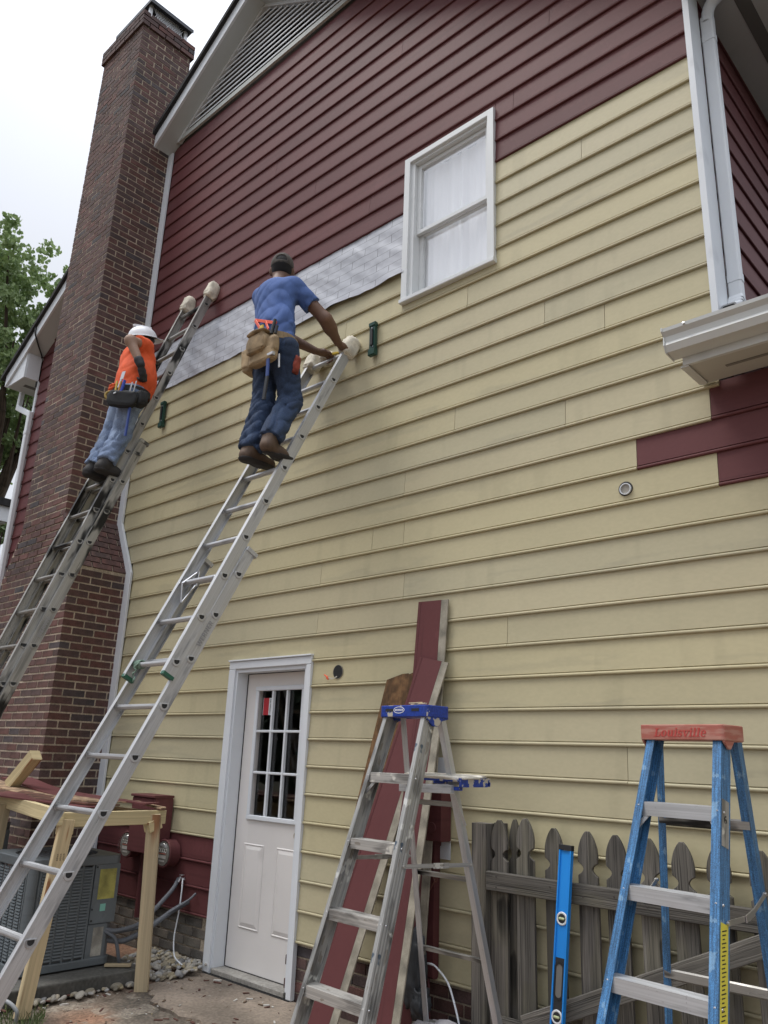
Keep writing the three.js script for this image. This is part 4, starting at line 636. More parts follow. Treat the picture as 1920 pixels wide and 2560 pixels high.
{ // long blue spirit level leaning on the fence
  const a = V(-2.2, 0.0, 0.3), b = V(-2.168, 1.118, 0.166), t = b.clone().sub(a).normalize(), L = thing('spirit_level', 'long blue spirit level standing upright against the picket fence', 'level', [-2.2, 0, 0.3]);
  const n = V(0, 0, 1).addScaledVector(t, -t.z).normalize(), xx = t.clone().cross(n).normalize(), m = new THREE.Matrix4().makeBasis(xx.clone().negate().multiplyScalar(-1), t, n).setPosition(a);
  const len = a.distanceTo(b), blue = std([0.012, 0.25, 0.72], { roughness: 0.4 }), G = (g) => g.applyMatrix4(m), w = 0.066;
  part(L, 'frame', [G(box(-w / 2, -w / 2 + 0.007, 0, len, -0.0125, 0.0125, 0.001)), G(box(w / 2 - 0.007, w / 2, 0, len, -0.0125, 0.0125, 0.001)), G(box(-w / 2 + 0.0071, w / 2 - 0.0071, 0.02, len - 0.02, -0.005, 0.005))], blue);
  part(L, 'end_cap', G(box(-w / 2 - 0.001, w / 2 + 0.001, len - 0.0195, len + 0.006, -0.014, 0.014, 0.002)), M.black);
  part(L, 'print', G(box(-w / 2 + 0.009, w / 2 - 0.009, len - 0.98, len - 0.485, 0.0052, 0.006)), std([0.02, 0.022, 0.025], { roughness: 0.5 }));
  for (const y of [len - 0.32, len - 0.725]) { const ring = new THREE.TorusGeometry(0.0245, 0.0055, 8, 28).scale(1, 1, 0.8); const v = sub(L, 'vial', a.toArray()); part(v, 'bezel', G(triUV(ring.translate(0, y, 0.008))), std([0.72, 0.73, 0.72], { roughness: 0.4 })); part(v, 'vial_body', G(triUV(new THREE.CylinderGeometry(0.02, 0.02, 0.02, 24).rotateX(Math.PI / 2).translate(0, y, 0.001))), M.dark); part(v, 'vial_tube', G(triUV(new THREE.CapsuleGeometry(0.006, 0.02, 4, 10).rotateZ(Math.PI / 2).translate(0, y, 0.013))), std([0.5, 0.55, 0.3], { roughness: 0.2 })); }
  for (const y of [len - 0.58, len - 0.87]) { const s = new THREE.Shape(), h = new THREE.Path(), sl = (q, r, k) => { q.absarc(0, k, r, 0, Math.PI); q.absarc(0, -k, r, Math.PI, Math.PI * 2); q.closePath(); }; sl(s, 0.024, 0.055); sl(h, 0.016, 0.052); s.holes.push(h); part(L, 'hand_hold', G(triUV(new THREE.ExtrudeGeometry(s, { depth: 0.018, bevelEnabled: false }).translate(0, y, -0.009))), M.black); const hs = new THREE.Shape(); sl(hs, 0.016, 0.052); part(L, 'hand_hold_opening', G(triUV(new THREE.ExtrudeGeometry(hs, { depth: 0.001, bevelEnabled: false }).translate(0, y, 0.0062))), std([0.17, 0.16, 0.145], { roughness: 0.9 })); }
}
// ---------------------------------------------------------------- siding offcuts leaning on the wall
function leaningBoard(label, a, b, w, o = {}) { // a foot, b top (centre lines); w width; painted face towards the yard, unpainted lap strip along the right edge
  const L = thing('siding_offcut', label, 'board', [a.x, 0, a.z], 'old siding boards leaning on the wall'), t = b.clone().sub(a).normalize(), n = V(0, 0, 1).addScaledVector(t, -t.z).normalize(), y = n, z = t.clone().cross(n);
  if (o.twist) { y.applyAxisAngle(t, o.twist); z.applyAxisAngle(t, o.twist); }
  const m = new THREE.Matrix4().makeBasis(t, y, z).setPosition(a.clone().lerp(b, 0.5)), len = a.distanceTo(b), lap = o.lap ?? 0.055, th = 0.011, G = (g) => g.applyMatrix4(m);
  // local z runs to the left in the picture when t points up and n to the yard
  const prof = [[-th / 2, -w / 2 + lap], [th / 2, -w / 2 + lap], [th / 2, w / 2 - 0.024], [th / 2 - 0.003, w / 2 - 0.021], [th / 2, w / 2 - 0.018], [th / 2 + 0.003, w / 2 - 0.01], [th / 2, w / 2], [-th / 2, w / 2]];
  part(L, 'painted_face', G(prism(prof.map(([p, q]) => [p, -q]), len, R0() * 9, R0() * 9)), o.mat || M.red[0]);
  if (lap > 0.01) part(L, 'lap_strip', G(prism(rect(th - 0.001, lap - 0.001, 0.001), len, R0() * 9, R0() * 9).translate(0, 0, w / 2 - lap / 2)), M.primer, 'unpainted grey-beige strip once hidden by the board above');
  return L;
}
leaningBoard('tallest red board leaning on the wall, its top highest of the leaning boards', V(-3.2, 0.0, 0.17), V(-3.135, 2.45, 0.04), 0.24);
leaningBoard('wide red board leaning behind the aluminium ladder, ending just below the tallest one', V(-3.52, 0.0, 0.52), V(-3.085, 2.075, 0.085), 0.225, { lap: 0.05 });
leaningBoard('narrower red board with a pale edge right behind the near rail of the aluminium ladder', V(-3.05, 0.0, 0.52), V(-3.055, 1.74, 0.165), 0.2, { lap: 0.05, mat: M.red[2] });
{ const a = V(-3.66, 0.0, 0.36), b = V(-3.375, 2.0, 0.04), L = thing('fibreboard_offcut', 'brown hardboard sheet with a torn top leaning behind the red boards', 'board', [a.x, 0, a.z]);
  const s = new THREE.Shape([[-0.115, 0], [0.115, 0], [0.115, 2.06], [0.1, 2.075], [0.06, 2.055], [0.05, 2.06], [0.0, 2.05], [-0.115, 2.0]].map((q) => new THREE.Vector2(...q))), t = b.clone().sub(a).normalize(), n = V(0, 0, 1).addScaledVector(t, -t.z).normalize(), m = new THREE.Matrix4().makeBasis(t.clone().cross(n), t, n).setPosition(a);
  part(L, 'sheet', triUV(new THREE.ExtrudeGeometry(s, { depth: 0.01, bevelEnabled: false }).applyMatrix4(m)), M.fiber); part(L, 'stamp', letters('ABITIBI', 0.03, 0.0004).rotateZ(-Math.PI / 2).translate(0.05, 1.3, 0.0104).applyMatrix4(m), std([0.06, 0.035, 0.02], { roughness: 0.9 })); }
// ---------------------------------------------------------------- boxes and pipes behind the stepladder
{ const E = thing('electrical_box', 'maroon painted electrical box and conduit behind the aluminium stepladder', 'electrical box', [-3.08, 0.4, 0.06]);
  part(E, 'box', box(-3.2, -2.985, 1.06, 1.345, 0.034, 0.125, 0.006), M.red[2]); part(E, 'knockout', cyl(V(-3.05, 1.13, 0.1252), V(-3.05, 1.13, 0.128), 0.03, 0.028, 20), M.red[1]); part(E, 'conduit', [box(-3.165, -3.06, 0.36, 1.059, 0.034, 0.085, 0.012)], M.red[2]); part(E, 'conduit_collar', box(-3.172, -3.053, 1.03, 1.0595, 0.033, 0.093, 0.004), M.red[2]);
  part(E, 'bonding_wire', tube([V(-3.1, 0.95, 0.09), V(-3.02, 0.85, 0.12), V(-3.0, 0.92, 0.12), V(-3.03, 0.86, 0.115), V(-3.14, 0.7, 0.1), V(-3.15, 0.62, 0.09)], 0.0025, 5), std([0.16, 0.06, 0.04], { roughness: 0.6 }));
  part(E, 'ground_rod', tube([V(-3.1, 0.36, 0.07), V(-3.06, 0.2, 0.11), V(-3.0, 0.02, 0.16)], 0.008, 6), M.red[2]); }
{ const P = thing('backing_panel', 'white panels fixed to the wall behind the electrical box', 'panel', [-3.05, 0.96, 0.03]); part(P, 'panel', box(-3.2, -2.99, 1.056, 1.512, 0.029, 0.033, 0.001), M.white); part(P, 'panel', box(-3.14, -2.988, 0.962, 1.054, 0.029, 0.0325, 0.001), M.white); }
single('bin_bag', 'slumped dark grey plastic sack on the conduit behind the stepladder', 'sack', [-3.1, 0.3, 0.16], [lumpy(0.13, 0.36, 0.11, 701, 0.3).translate(-3.12, 0.42, 0.165), lumpy(0.1, 0.16, 0.1, 702, 0.3).translate(-3.07, 0.26, 0.17)], std([0.055, 0.06, 0.066], { roughness: 0.5 }));
single('plastic_sheet', 'crumpled clear plastic sheet lying on the ground by the fence post', 'plastic sheet', [-2.8, 0.0, 0.32], lumpy(0.36, 0.24, 0.3, 703, 0.42).translate(-2.82, 0.1, 0.32), phys([0.62, 0.6, 0.62], { roughness: 0.25, transmission: 0.25, thickness: 0 }));
single('white_cable', 'white cable arching out of the wall by the fence post', 'cable', [-2.95, 0.1, 0.15], tube([V(-3.05, 0.45, 0.14), V(-2.98, 0.45, 0.16), V(-2.88, 0.38, 0.17), V(-2.8, 0.2, 0.18), V(-2.78, 0.02, 0.19)], 0.0055, 7), M.white);
// ---------------------------------------------------------------- holes in the wall
{ const d = thing('fixture_hole', 'round black hole cut in the siding beside the door, orange wire ends hanging out', 'wall hole', [-3.982, 2.0, 0.03]);
  part(d, 'opening', cyl(V(-3.982, 2.048, 0.016), V(-3.982, 2.048, 0.0245), 0.046, 0.046, 28), M.black); part(d, 'rim', triUV(new THREE.TorusGeometry(0.0465, 0.0016, 6, 30).translate(-3.982, 2.048, 0.0235)), M.primer);
  part(d, 'wire', [tube([V(-3.99, 2.02, 0.025), V(-4.0, 2.003, 0.04), V(-4.04, 2.006, 0.05), V(-4.055, 2.012, 0.052)], 0.0025, 5), tube([V(-3.985, 2.015, 0.025), V(-4.01, 1.999, 0.045), V(-4.05, 2.0, 0.05)], 0.002, 5)], std([0.5, 0.48, 0.42], { roughness: 0.6 })); part(d, 'wire_nut', [cyl(V(-4.05, 2.01, 0.051), V(-4.085, 2.03, 0.053), 0.007, 0.004, 8), cyl(V(-4.045, 2.0, 0.05), V(-4.062, 2.008, 0.051), 0.008, 0.006, 8)], std([0.75, 0.09, 0.02], { roughness: 0.5 })); }
{ const d = thing('pipe_stub', 'white plastic pipe end showing in a round hole under the lower gutter', 'pipe', [-1.828, 2.9, 0.03]); part(d, 'opening', cyl(V(-1.828, 2.932, 0.016), V(-1.828, 2.932, 0.0235), 0.04, 0.04, 28), M.black);
  const rg = new THREE.Shape(), h = new THREE.Path(); rg.absarc(0, 0, 0.032, 0, Math.PI * 2); h.absarc(0, 0, 0.0275, 0, Math.PI * 2); rg.holes.push(h); part(d, 'pipe', triUV(new THREE.ExtrudeGeometry(rg, { depth: 0.012, bevelEnabled: false, curveSegments: 16 }).translate(-1.825, 2.928, 0.0236)), M.white); part(d, 'bore', cyl(V(-1.825, 2.928, 0.0237), V(-1.825, 2.928, 0.026), 0.0274, 0.0274, 24), std([0.33, 0.31, 0.27], { roughness: 0.8 })); }
// ---------------------------------------------------------------- siding gauges hooked on the boards
for (const [x, y, label] of [[-3.763, 4.512, 'dark green siding gauge hooked on the boards right of the near ladder'], [-6.668, 4.694, 'dark green siding gauge hooked on the boards beside the far ladder']]) {
  const g = thing('siding_gauge', label, 'tool', [x, y, 0.03], 'siding gauges'), grn = std([0.008, 0.05, 0.036], { roughness: 0.4 }), q = (z) => z.rotateZ(0.02).translate(x, y, 0);
  part(g, 'body', [q(box(-0.028, 0.028, -0.125, 0.125, 0.034, 0.06, 0.006)), q(box(-0.032, 0.032, -0.14, -0.085, 0.03, 0.07, 0.006))], grn); part(g, 'hook', [q(box(-0.03, 0.03, 0.105, 0.14, 0.032, 0.068, 0.005))], grn); part(g, 'clamp', q(box(-0.012, 0.012, -0.06, 0.08, 0.0605, 0.072, 0.003)), M.black); part(g, 'screw', [q(cyl(V(0, 0.09, 0.06), V(0, 0.09, 0.066), 0.006)), q(cyl(V(0.012, -0.07, 0.06), V(0.012, -0.07, 0.065), 0.005))], M.steel);
}
// ---------------------------------------------------------------- air conditioners under a timber frame
const acPaint = std([0.15, 0.17, 0.18], { map: T.red, roughness: 0.42 }), acDark = std([0.13, 0.13, 0.13], { roughness: 0.9 });
function airConditioner(label, x1, z0, size, h, y0, fins) { // x1 right side, z0 rear
  const x0 = x1 - size, z1 = z0 + size, A = thing('air_conditioner', label, 'air conditioner', [(x0 + x1) / 2, y0, (z0 + z1) / 2], 'outdoor cooling units'), y1 = y0 + h, post = 0.055;
  const rr = (w, d, r) => { const s = new THREE.Shape(); s.moveTo(-w / 2 + r, -d / 2); s.lineTo(w / 2 - r, -d / 2); s.absarc(w / 2 - r, -d / 2 + r, r, -Math.PI / 2, 0); s.lineTo(w / 2, d / 2 - r); s.absarc(w / 2 - r, d / 2 - r, r, 0, Math.PI / 2); s.lineTo(-w / 2 + r, d / 2); s.absarc(-w / 2 + r, d / 2 - r, r, Math.PI / 2, Math.PI); s.lineTo(-w / 2, -d / 2 + r); s.absarc(-w / 2 + r, -d / 2 + r, r, Math.PI, Math.PI * 1.5); return s; };
  const cx = (x0 + x1) / 2, cz = (z0 + z1) / 2, ext = (s, d) => new THREE.ExtrudeGeometry(s, { depth: d, bevelEnabled: true, bevelSize: 0.004, bevelThickness: 0.006, bevelSegments: 2, curveSegments: 8 }).rotateX(-Math.PI / 2);
  const lid = rr(size + 0.016, size + 0.016, 0.07), hole = new THREE.Path(); hole.absarc(0, 0, size * 0.43, 0, Math.PI * 2); lid.holes.push(hole);
  part(A, 'top_rim', triUV(ext(lid, 0.045).translate(cx, y1 - 0.05, cz)), acPaint); part(A, 'core', box(x0 + 0.02, x1 - 0.022, y0 + 0.03, y1 - 0.3, z0 + 0.02, z1 - 0.022), acDark); part(A, 'fan_well', triUV(new THREE.CylinderGeometry(size * 0.43, size * 0.43, 0.25, 32, 1, true).translate(cx, y1 - 0.15, cz)), std([0.13, 0.13, 0.13], { roughness: 0.9, side: THREE.DoubleSide }));
  const grille = []; for (let i = 1; i < 9; i++) grille.push(triUV(new THREE.TorusGeometry(size * 0.43 * i / 9, 0.003, 5, 40).rotateX(Math.PI / 2).translate(cx, y1 - 0.008, cz))); for (let i = 0; i < 6; i++) { const a = i * Math.PI / 6; grille.push(beam(V(cx - Math.cos(a) * size * 0.43, y1 - 0.008, cz - Math.sin(a) * size * 0.43), V(cx + Math.cos(a) * size * 0.43, y1 - 0.008, cz + Math.sin(a) * size * 0.43), 0.005, 0.005, 0)); } part(A, 'fan_grille', grille, acDark);
  part(A, 'base_pan', triUV(ext(rr(size + 0.006, size + 0.006, 0.065), 0.035).translate(cx, y0, cz)), acPaint);
  for (const [x, z] of [[x1 - 0.035, z1 - 0.035], [x0 + 0.035, z1 - 0.035], [x0 + 0.035, z0 + 0.035]]) part(A, 'corner_post', cyl(V(x, y0 + 0.03, z), V(x, y1 - 0.05, z), 0.036, 0.036, 16), acPaint);
  const ctl = 0.19; part(A, 'control_panel', box(x1 - 0.05, x1 + 0.004, y0 + 0.25, y1 - 0.055, z0 + 0.005, z0 + ctl, 0.004), acPaint); part(A, 'service_panel', box(x1 - 0.05, x1 - 0.002, y0 + 0.03, y0 + 0.245, z0 + 0.05, z0 + ctl, 0.004), acPaint);
  // louvred panels
  const nr = 29, yA = y0 + 0.055, pit = (y1 - 0.07 - yA) / nr, finG = prism([[0, 0.0], [-0.004, 0.007], [-0.0115, 0.0095], [-0.0125, 0.008], [-0.006, 0.0055], [-0.003, 0]], 0.058), o = originOf(A);
  const zA = z0 + ctl + 0.012, zB = z1 - 0.07, nc = 5, cw = (zB - zA) / nc; const sheet = [], front = [];
  for (let c = 0; c <= nc; c++) sheet.push(box(x1 - 0.012, x1 - 0.004, yA - 0.02, y1 - 0.055, zA + c * cw - 0.007, zA + c * cw + 0.007)); for (let r = 0; r <= nr; r++) sheet.push(box(x1 - 0.0118, x1 - 0.0045, yA + r * pit - 0.0012, yA + r * pit + 0.0012, zA, zB));
  part(A, 'side_panel', sheet, acPaint);
  if (fins) for (let c = 0; c < nc; c++) for (let r = 0; r < nr; r++) { const m = new THREE.Mesh(finG, acPaint); m.name = 'louvre'; m.rotation.y = Math.PI / 2; m.position.set(x1 - 0.006 - o.x, yA + (r + 0.85) * pit - o.y, zA + (c + 0.5) * cw - o.z); A.add(m); }
  const xA = x0 + 0.07, nf = 6, fw = (x1 - 0.07 - xA) / nf; for (let c = 0; c <= nf; c++) front.push(box(xA + c * fw - 0.007, xA + c * fw + 0.007, yA - 0.02, y1 - 0.055, z1 - 0.012, z1 - 0.004)); for (let r = 0; r <= nr; r++) front.push(box(xA, x1 - 0.07, yA + r * pit - 0.0012, yA + r * pit + 0.0012, z1 - 0.0118, z1 - 0.0045)); part(A, 'front_panel', front, acPaint);
  const ff = []; for (let c = 0; c < nf; c++) for (let r = 0; r < nr; r++) ff.push(prism([[0, 0.0], [-0.004, 0.007], [-0.0115, 0.0095], [-0.0125, 0.008], [-0.003, 0]], fw - 0.02).translate(xA + (c + 0.5) * fw, yA + (r + 0.85) * pit, z1 - 0.006)); part(A, 'front_louvres', ff, acPaint).userData.kind = 'stuff';
  if (fins) {
    part(A, 'energy_label', box(x1 + 0.0045, x1 + 0.0055, y1 - 0.275, y1 - 0.085, z0 + 0.03, z0 + 0.155), std([0.5, 0.48, 0.14], { map: T.rough, roughness: 0.6 }), 'faded yellow label'); part(A, 'small_label', box(x1 + 0.0045, x1 + 0.0055, y1 - 0.35, y1 - 0.305, z0 + 0.085, z0 + 0.125), std([0.22, 0.5, 0.42], { roughness: 0.5 })); part(A, 'data_plate', box(x1 - 0.0015, x1 - 0.0005, y0 + 0.05, y0 + 0.225, z0 + 0.075, z0 + 0.15), std([0.42, 0.42, 0.4], { map: T.rough, roughness: 0.7 }), 'grey printed data plate');
    part(A, 'screw', [[y1 - 0.07, z0 + ctl - 0.01], [y0 + 0.34, z0 + ctl - 0.008], [y0 + 0.27, z0 + ctl - 0.012]].map(([y, z]) => cyl(V(x1 + 0.004, y, z), V(x1 + 0.008, y, z), 0.006)), M.black);
  }
  return A;
}
airConditioner('grey air conditioner with a yellow label, standing on the concrete pad', -5.45, 0.62, 0.64, 0.675, 0.105, true);
airConditioner('second grey air conditioner half hidden farther left by the chimney', -6.55, 0.95, 0.7, 0.82, 0.1, false);
{ const g = triUV(new THREE.ExtrudeGeometry(new THREE.Shape([[-6.3, -1.42], [-5.27, -1.42], [-5.25, -1.4], [-5.25, -0.5], [-5.27, -0.48], [-6.3, -0.48]].map((q) => new THREE.Vector2(...q))), { depth: 0.075, bevelEnabled: true, bevelSize: 0.012, bevelThickness: 0.012, bevelSegments: 3 }).rotateX(-Math.PI / 2).translate(0, 0.0, 0)); single('equipment_pad', 'dark concrete pad under the labelled air conditioner', 'pad', [-5.8, -0.01, 0.95], g, std([0.16, 0.16, 0.15], { map: T.concrete, roughness: 0.95 })); }
{ const g = box(-7.3, -6.42, -0.02, 0.09, 0.85, 1.75, 0.008); single('equipment_pad', 'concrete pad under the farther air conditioner', 'pad', [-6.86, -0.02, 1.3], g, std([0.2, 0.2, 0.19], { map: T.concrete, roughness: 0.95 })); }
single('wood_scrap', 'short pale wood scrap lying on the corner of the concrete pad', 'offcut', [-5.33, 0.095, 0.6], beam(V(-5.4, 0.103, 0.68), V(-5.29, 0.103, 0.55), 0.045, 0.015, 0.002), M.pine[2]);
{ // rough timber frame
  const F = thing('timber_shelter', 'rough timber frame built over the air conditioners', 'frame', [-5.05, 0, 1]);
  part(F, 'post', beam(V(-5.04, -0.01, 1.385), V(-5.025, 1.06, 1.285), 0.038, 0.088, 0.003, V(0, 0, 1)), M.pine[0]); part(F, 'post', beam(V(-5.095, -0.01, 0.575), V(-5.05, 1.075, 0.655), 0.038, 0.088, 0.003, V(-0.7, 0, 0.7)), M.pine[2]);
  part(F, 'post', beam(V(-6.25, 0.0, 1.2), V(-6.25, 1.07, 1.16), 0.038, 0.088, 0.003, V(0, 0, 1)), M.pine[2]);
  part(F, 'side_beam', beam(V(-5.07, 1.055, 0.56), V(-5.07, 1.055, 1.3), 0.038, 0.088, 0.003), M.pine[1]); part(F, 'front_beam', beam(V(-5.0, 1.075, 1.345), V(-7.0, 1.095, 1.0), 0.038, 0.09, 0.003), M.pine[1]); part(F, 'rear_beam', beam(V(-5.1, 1.045, 0.6), V(-6.9, 1.05, 0.75), 0.038, 0.088, 0.003), M.pine[2]);
  part(F, 'cleat', beam(V(-5.07, 1.02, 0.6), V(-5.07, 0.99, 0.69), 0.075, 0.07, 0.003), M.pine[1]); part(F, 'cleat', beam(V(-5.09, 1.01, 1.22), V(-5.09, 1.01, 1.3), 0.075, 0.085, 0.003), M.pine[1]);
  const ink = std([0.09, 0.065, 0.04], { roughness: 0.9 }), mm = (x, y, z) => new THREE.Matrix4().makeBasis(V(0, 1, 0), V(0, 0, 1), V(1, 0, 0)).setPosition(V(x, y, z));
  part(F, 'mill_stamp', [0, 1, 2].map((i) => letters('ADVANCE', 0.011, 0.0003).applyMatrix4(mm(-5.009, 0.86, 1.283 + i * 0.02))), ink); part(F, 'mill_stamp', letters('2 SPF', 0.028, 0.0003).applyMatrix4(mm(-5.015, 0.52, 1.335)), ink);
  part(F, 'nail', [[0.7, 1.31], [0.62, 1.295], [0.8, 1.3], [0.97, 1.28]].map(([y, z]) => cyl(V(-5.014, y, z), V(-5.0105, y, z), 0.004, 0.004, 6)), M.dark);
}
single('timber_block', 'square timber offcut propped up on the scrap boards against the chimney', 'offcut', [-6.45, 1.14, 0.82], beam(V(-6.74, 1.18, 0.92), V(-6.47, 1.42, 0.88), 0.088, 0.088, 0.003), M.pine[1]);
{ // warped strips of old siding thrown on the frame
  const rb = rng(61), names = ['topmost warped red siding strip on the timber frame', 'second warped siding strip from the top of the pile on the timber frame', 'third siding strip in the pile on the timber frame', 'lowest red siding strip lying on the timber frame', 'splintered short siding piece at the right end of the timber frame', 'thin split siding sliver at the right end of the timber frame'];
  const spec = [[-7.1, 1.19, 0.72, -5.35, 1.125, 0.78, 0.26, 0.05], [-7.2, 1.17, 0.98, -5.25, 1.125, 0.86, 0.24, 0.06], [-7.1, 1.15, 1.1, -5.15, 1.115, 0.98, 0.22, 0.04], [-7.0, 1.135, 1.16, -5.05, 1.105, 1.1, 0.2, 0.02], [-5.55, 1.12, 0.74, -5.08, 1.12, 0.66, 0.14, 0.0], [-5.42, 1.13, 0.6, -5.03, 1.108, 0.6, 0.06, 0.0]];
  spec.forEach(([xa, ya, za, xb, yb, zb, w, bow], k) => {
    const n = 16, pos = [], th = 0.01, P = []; for (let i = 0; i <= n; i++) { const t = i / n, c = V(lerp(xa, xb, t), lerp(ya, yb, t) + 0.004 * k % 0.02 - 0 + bow * (0.35 - Math.sin(Math.PI * t)) * 0.5 + bow * 0.4 * (1 - t) ** 2, lerp(za, zb, t)), j = (rb() - 0.5) * 0.008; P.push([c, w / 2 + (i === n || i === 0 ? (rb() - 0.5) * 0.03 : j * 0.3)]); }
    const ring = ([c, h], i) => { const tw = 0.05 * Math.sin(i * 0.4 + k); return [V(c.x, c.y + tw * h, c.z + h), V(c.x, c.y - tw * h, c.z - h), V(c.x, c.y - tw * h + th, c.z - h), V(c.x, c.y + tw * h + th, c.z + h)]; };
    for (let i = 0; i < n; i++) { const a = ring(P[i], i), b = ring(P[i + 1], i + 1); for (let q = 0; q < 4; q++) { const r = (q + 1) % 4; pos.push(...a[q].toArray(), ...b[q].toArray(), ...b[r].toArray(), ...a[q].toArray(), ...b[r].toArray(), ...a[r].toArray()); } }
    for (const [rg, f] of [[ring(P[0], 0), 0], [ring(P[n], n), 1]]) { const [a, b, c, d] = rg; const l = f ? [a, d, c, a, c, b] : [a, b, c, a, c, d]; l.forEach((v) => pos.push(...v.toArray())); }
    const g = new THREE.BufferGeometry(); g.setAttribute('position', new THREE.Float32BufferAttribute(pos, 3)); fixWinding(g); g.computeVertexNormals();
    single('siding_scrap', names[k], 'board', [(xa + xb) / 2, ya, (za + zb) / 2], triUV(g, rb(), rb()), k === 1 || k === 5 ? std([0.45, 0.34, 0.25], { map: T.hard, roughness: 0.9 }) : k === 2 ? std([0.16, 0.075, 0.055], { map: T.hard, roughness: 0.9 }) : M.red[k % 3], 'scrap siding on the timber frame');
  });
}
// ---------------------------------------------------------------- meters on the wall
{ const E = thing('meter_cabinet', 'maroon painted meter cabinet on the wall behind the timber frame', 'electrical box', [-5.93, 0.72, 0.1]); part(E, 'cabinet', box(-6.1, -5.77, 0.72, 1.13, 0.034, 0.2, 0.008), M.red[1]); part(E, 'lid', box(-6.11, -5.765, 1.1305, 1.15, 0.034, 0.215, 0.004), M.red[0]); part(E, 'conduit', cyl(V(-5.99, 0.25, 0.1), V(-5.99, 0.72, 0.1), 0.03), M.red[2]); }
for (const [x, y, label] of [[-5.7, 0.735, 'round glass electric meter right of the maroon cabinet'], [-6.24, 0.75, 'round glass electric meter left of the maroon cabinet']]) {
  const E = thing('electric_meter', label, 'meter', [x, y, 0.034], 'round electric meters'), zf = 0.15;
  part(E, 'housing', cyl(V(x, y, 0.034), V(x, y, zf - 0.03), 0.098, 0.098, 28), M.red[1]); part(E, 'ring', triUV(new THREE.TorusGeometry(0.096, 0.008, 8, 36).translate(x, y, zf - 0.03)), M.red[0]); part(E, 'dial', cyl(V(x, y, zf - 0.028), V(x, y, zf - 0.02), 0.086, 0.086, 28), std([0.16, 0.15, 0.13], { roughness: 0.6 }));
  part(E, 'register', [0, 1, 2, 3].map((i) => triUV(new THREE.TorusGeometry(0.012, 0.002, 5, 16).translate(x - 0.042 + i * 0.028, y + 0.022, zf - 0.018))), std([0.5, 0.48, 0.42], { roughness: 0.5 })); part(E, 'name_plate', [box(x - 0.05, x + 0.05, y - 0.035, y - 0.012, zf - 0.0195, zf - 0.018), box(x - 0.035, x + 0.035, y - 0.058, y - 0.047, zf - 0.0195, zf - 0.018)], std([0.42, 0.4, 0.36], { roughness: 0.5 })); part(E, 'disc', box(x - 0.045, x + 0.045, y - 0.003, y + 0.002, zf - 0.0195, zf - 0.016), std([0.4, 0.12, 0.08], { roughness: 0.4 }));
  part(E, 'glass_cover', triUV(new THREE.SphereGeometry(0.09, 28, 10, 0, Math.PI * 2, 0, Math.PI / 2).rotateX(Math.PI / 2).scale(1, 1, 0.55).translate(x, y, zf - 0.022)), M.glass);
}
// hoses and conduits running from the unit to the wall
const hose = std([0.12, 0.13, 0.145], { roughness: 0.6 });
[['thick grey conduit looping from the air conditioner to the wall', [[-5.5, 0.32, 0.7], [-5.42, 0.3, 0.62], [-5.38, 0.34, 0.45], [-5.5, 0.5, 0.15], [-5.6, 0.56, 0.03]], 0.02], ['grey hose drooping under the labelled air conditioner panel', [[-5.46, 0.3, 0.68], [-5.41, 0.25, 0.62], [-5.4, 0.12, 0.58], [-5.42, 0.03, 0.55]], 0.016], ['insulated pipe running low from the unit to the footing', [[-5.5, 0.24, 0.66], [-5.42, 0.23, 0.55], [-5.36, 0.3, 0.4], [-5.4, 0.38, 0.2], [-5.45, 0.42, 0.03]], 0.024], ['slim conduit reaching the wall right of the timber post', [[-5.45, 0.28, 0.6], [-5.4, 0.31, 0.4], [-5.37, 0.44, 0.1], [-5.36, 0.49, 0.03]], 0.011]].forEach(([label, p, r], i) => single('conduit', label, 'conduit', p[p.length - 1], tube(p.map((q) => V(...q)), r * 0.75, 10, 40), hose, 'conduits behind the air conditioner'));
single('network_cable', 'thin white cord hanging from the red boards down to the pebbles', 'cable', [-5.42, 0.02, 0.1], tube([V(-5.52, 0.565, 0.03), V(-5.5, 0.57, 0.06), V(-5.47, 0.5, 0.08), V(-5.45, 0.36, 0.1), V(-5.42, 0.2, 0.14), V(-5.36, 0.09, 0.16), V(-5.25, 0.05, 0.16), V(-5.19, 0.015, 0.17)], 0.0055, 7), M.white);
single('hose_bib', 'small metal tap on the lower red boards', 'tap', [-5.53, 0.56, 0.03], [cyl(V(-5.53, 0.57, 0.03), V(-5.53, 0.57, 0.07), 0.012), cyl(V(-5.53, 0.585, 0.06), V(-5.53, 0.55, 0.075), 0.009), cyl(V(-5.53, 0.595, 0.05), V(-5.53, 0.6, 0.05), 0.018)], M.steel);
single('garden_hose', 'bit of grey hose in the grass at the foot of the near ladder', 'hose', [-4.98, 0.0, 1.52], tube([V(-4.95, 0.0, 1.46), V(-4.93, 0.06, 1.47), V(-4.96, 0.1, 1.5), V(-5.01, 0.11, 1.53), V(-5.05, 0.05, 1.56), V(-5.06, 0.0, 1.57)], 0.011, 8), std([0.3, 0.31, 0.31], { roughness: 0.6 }));
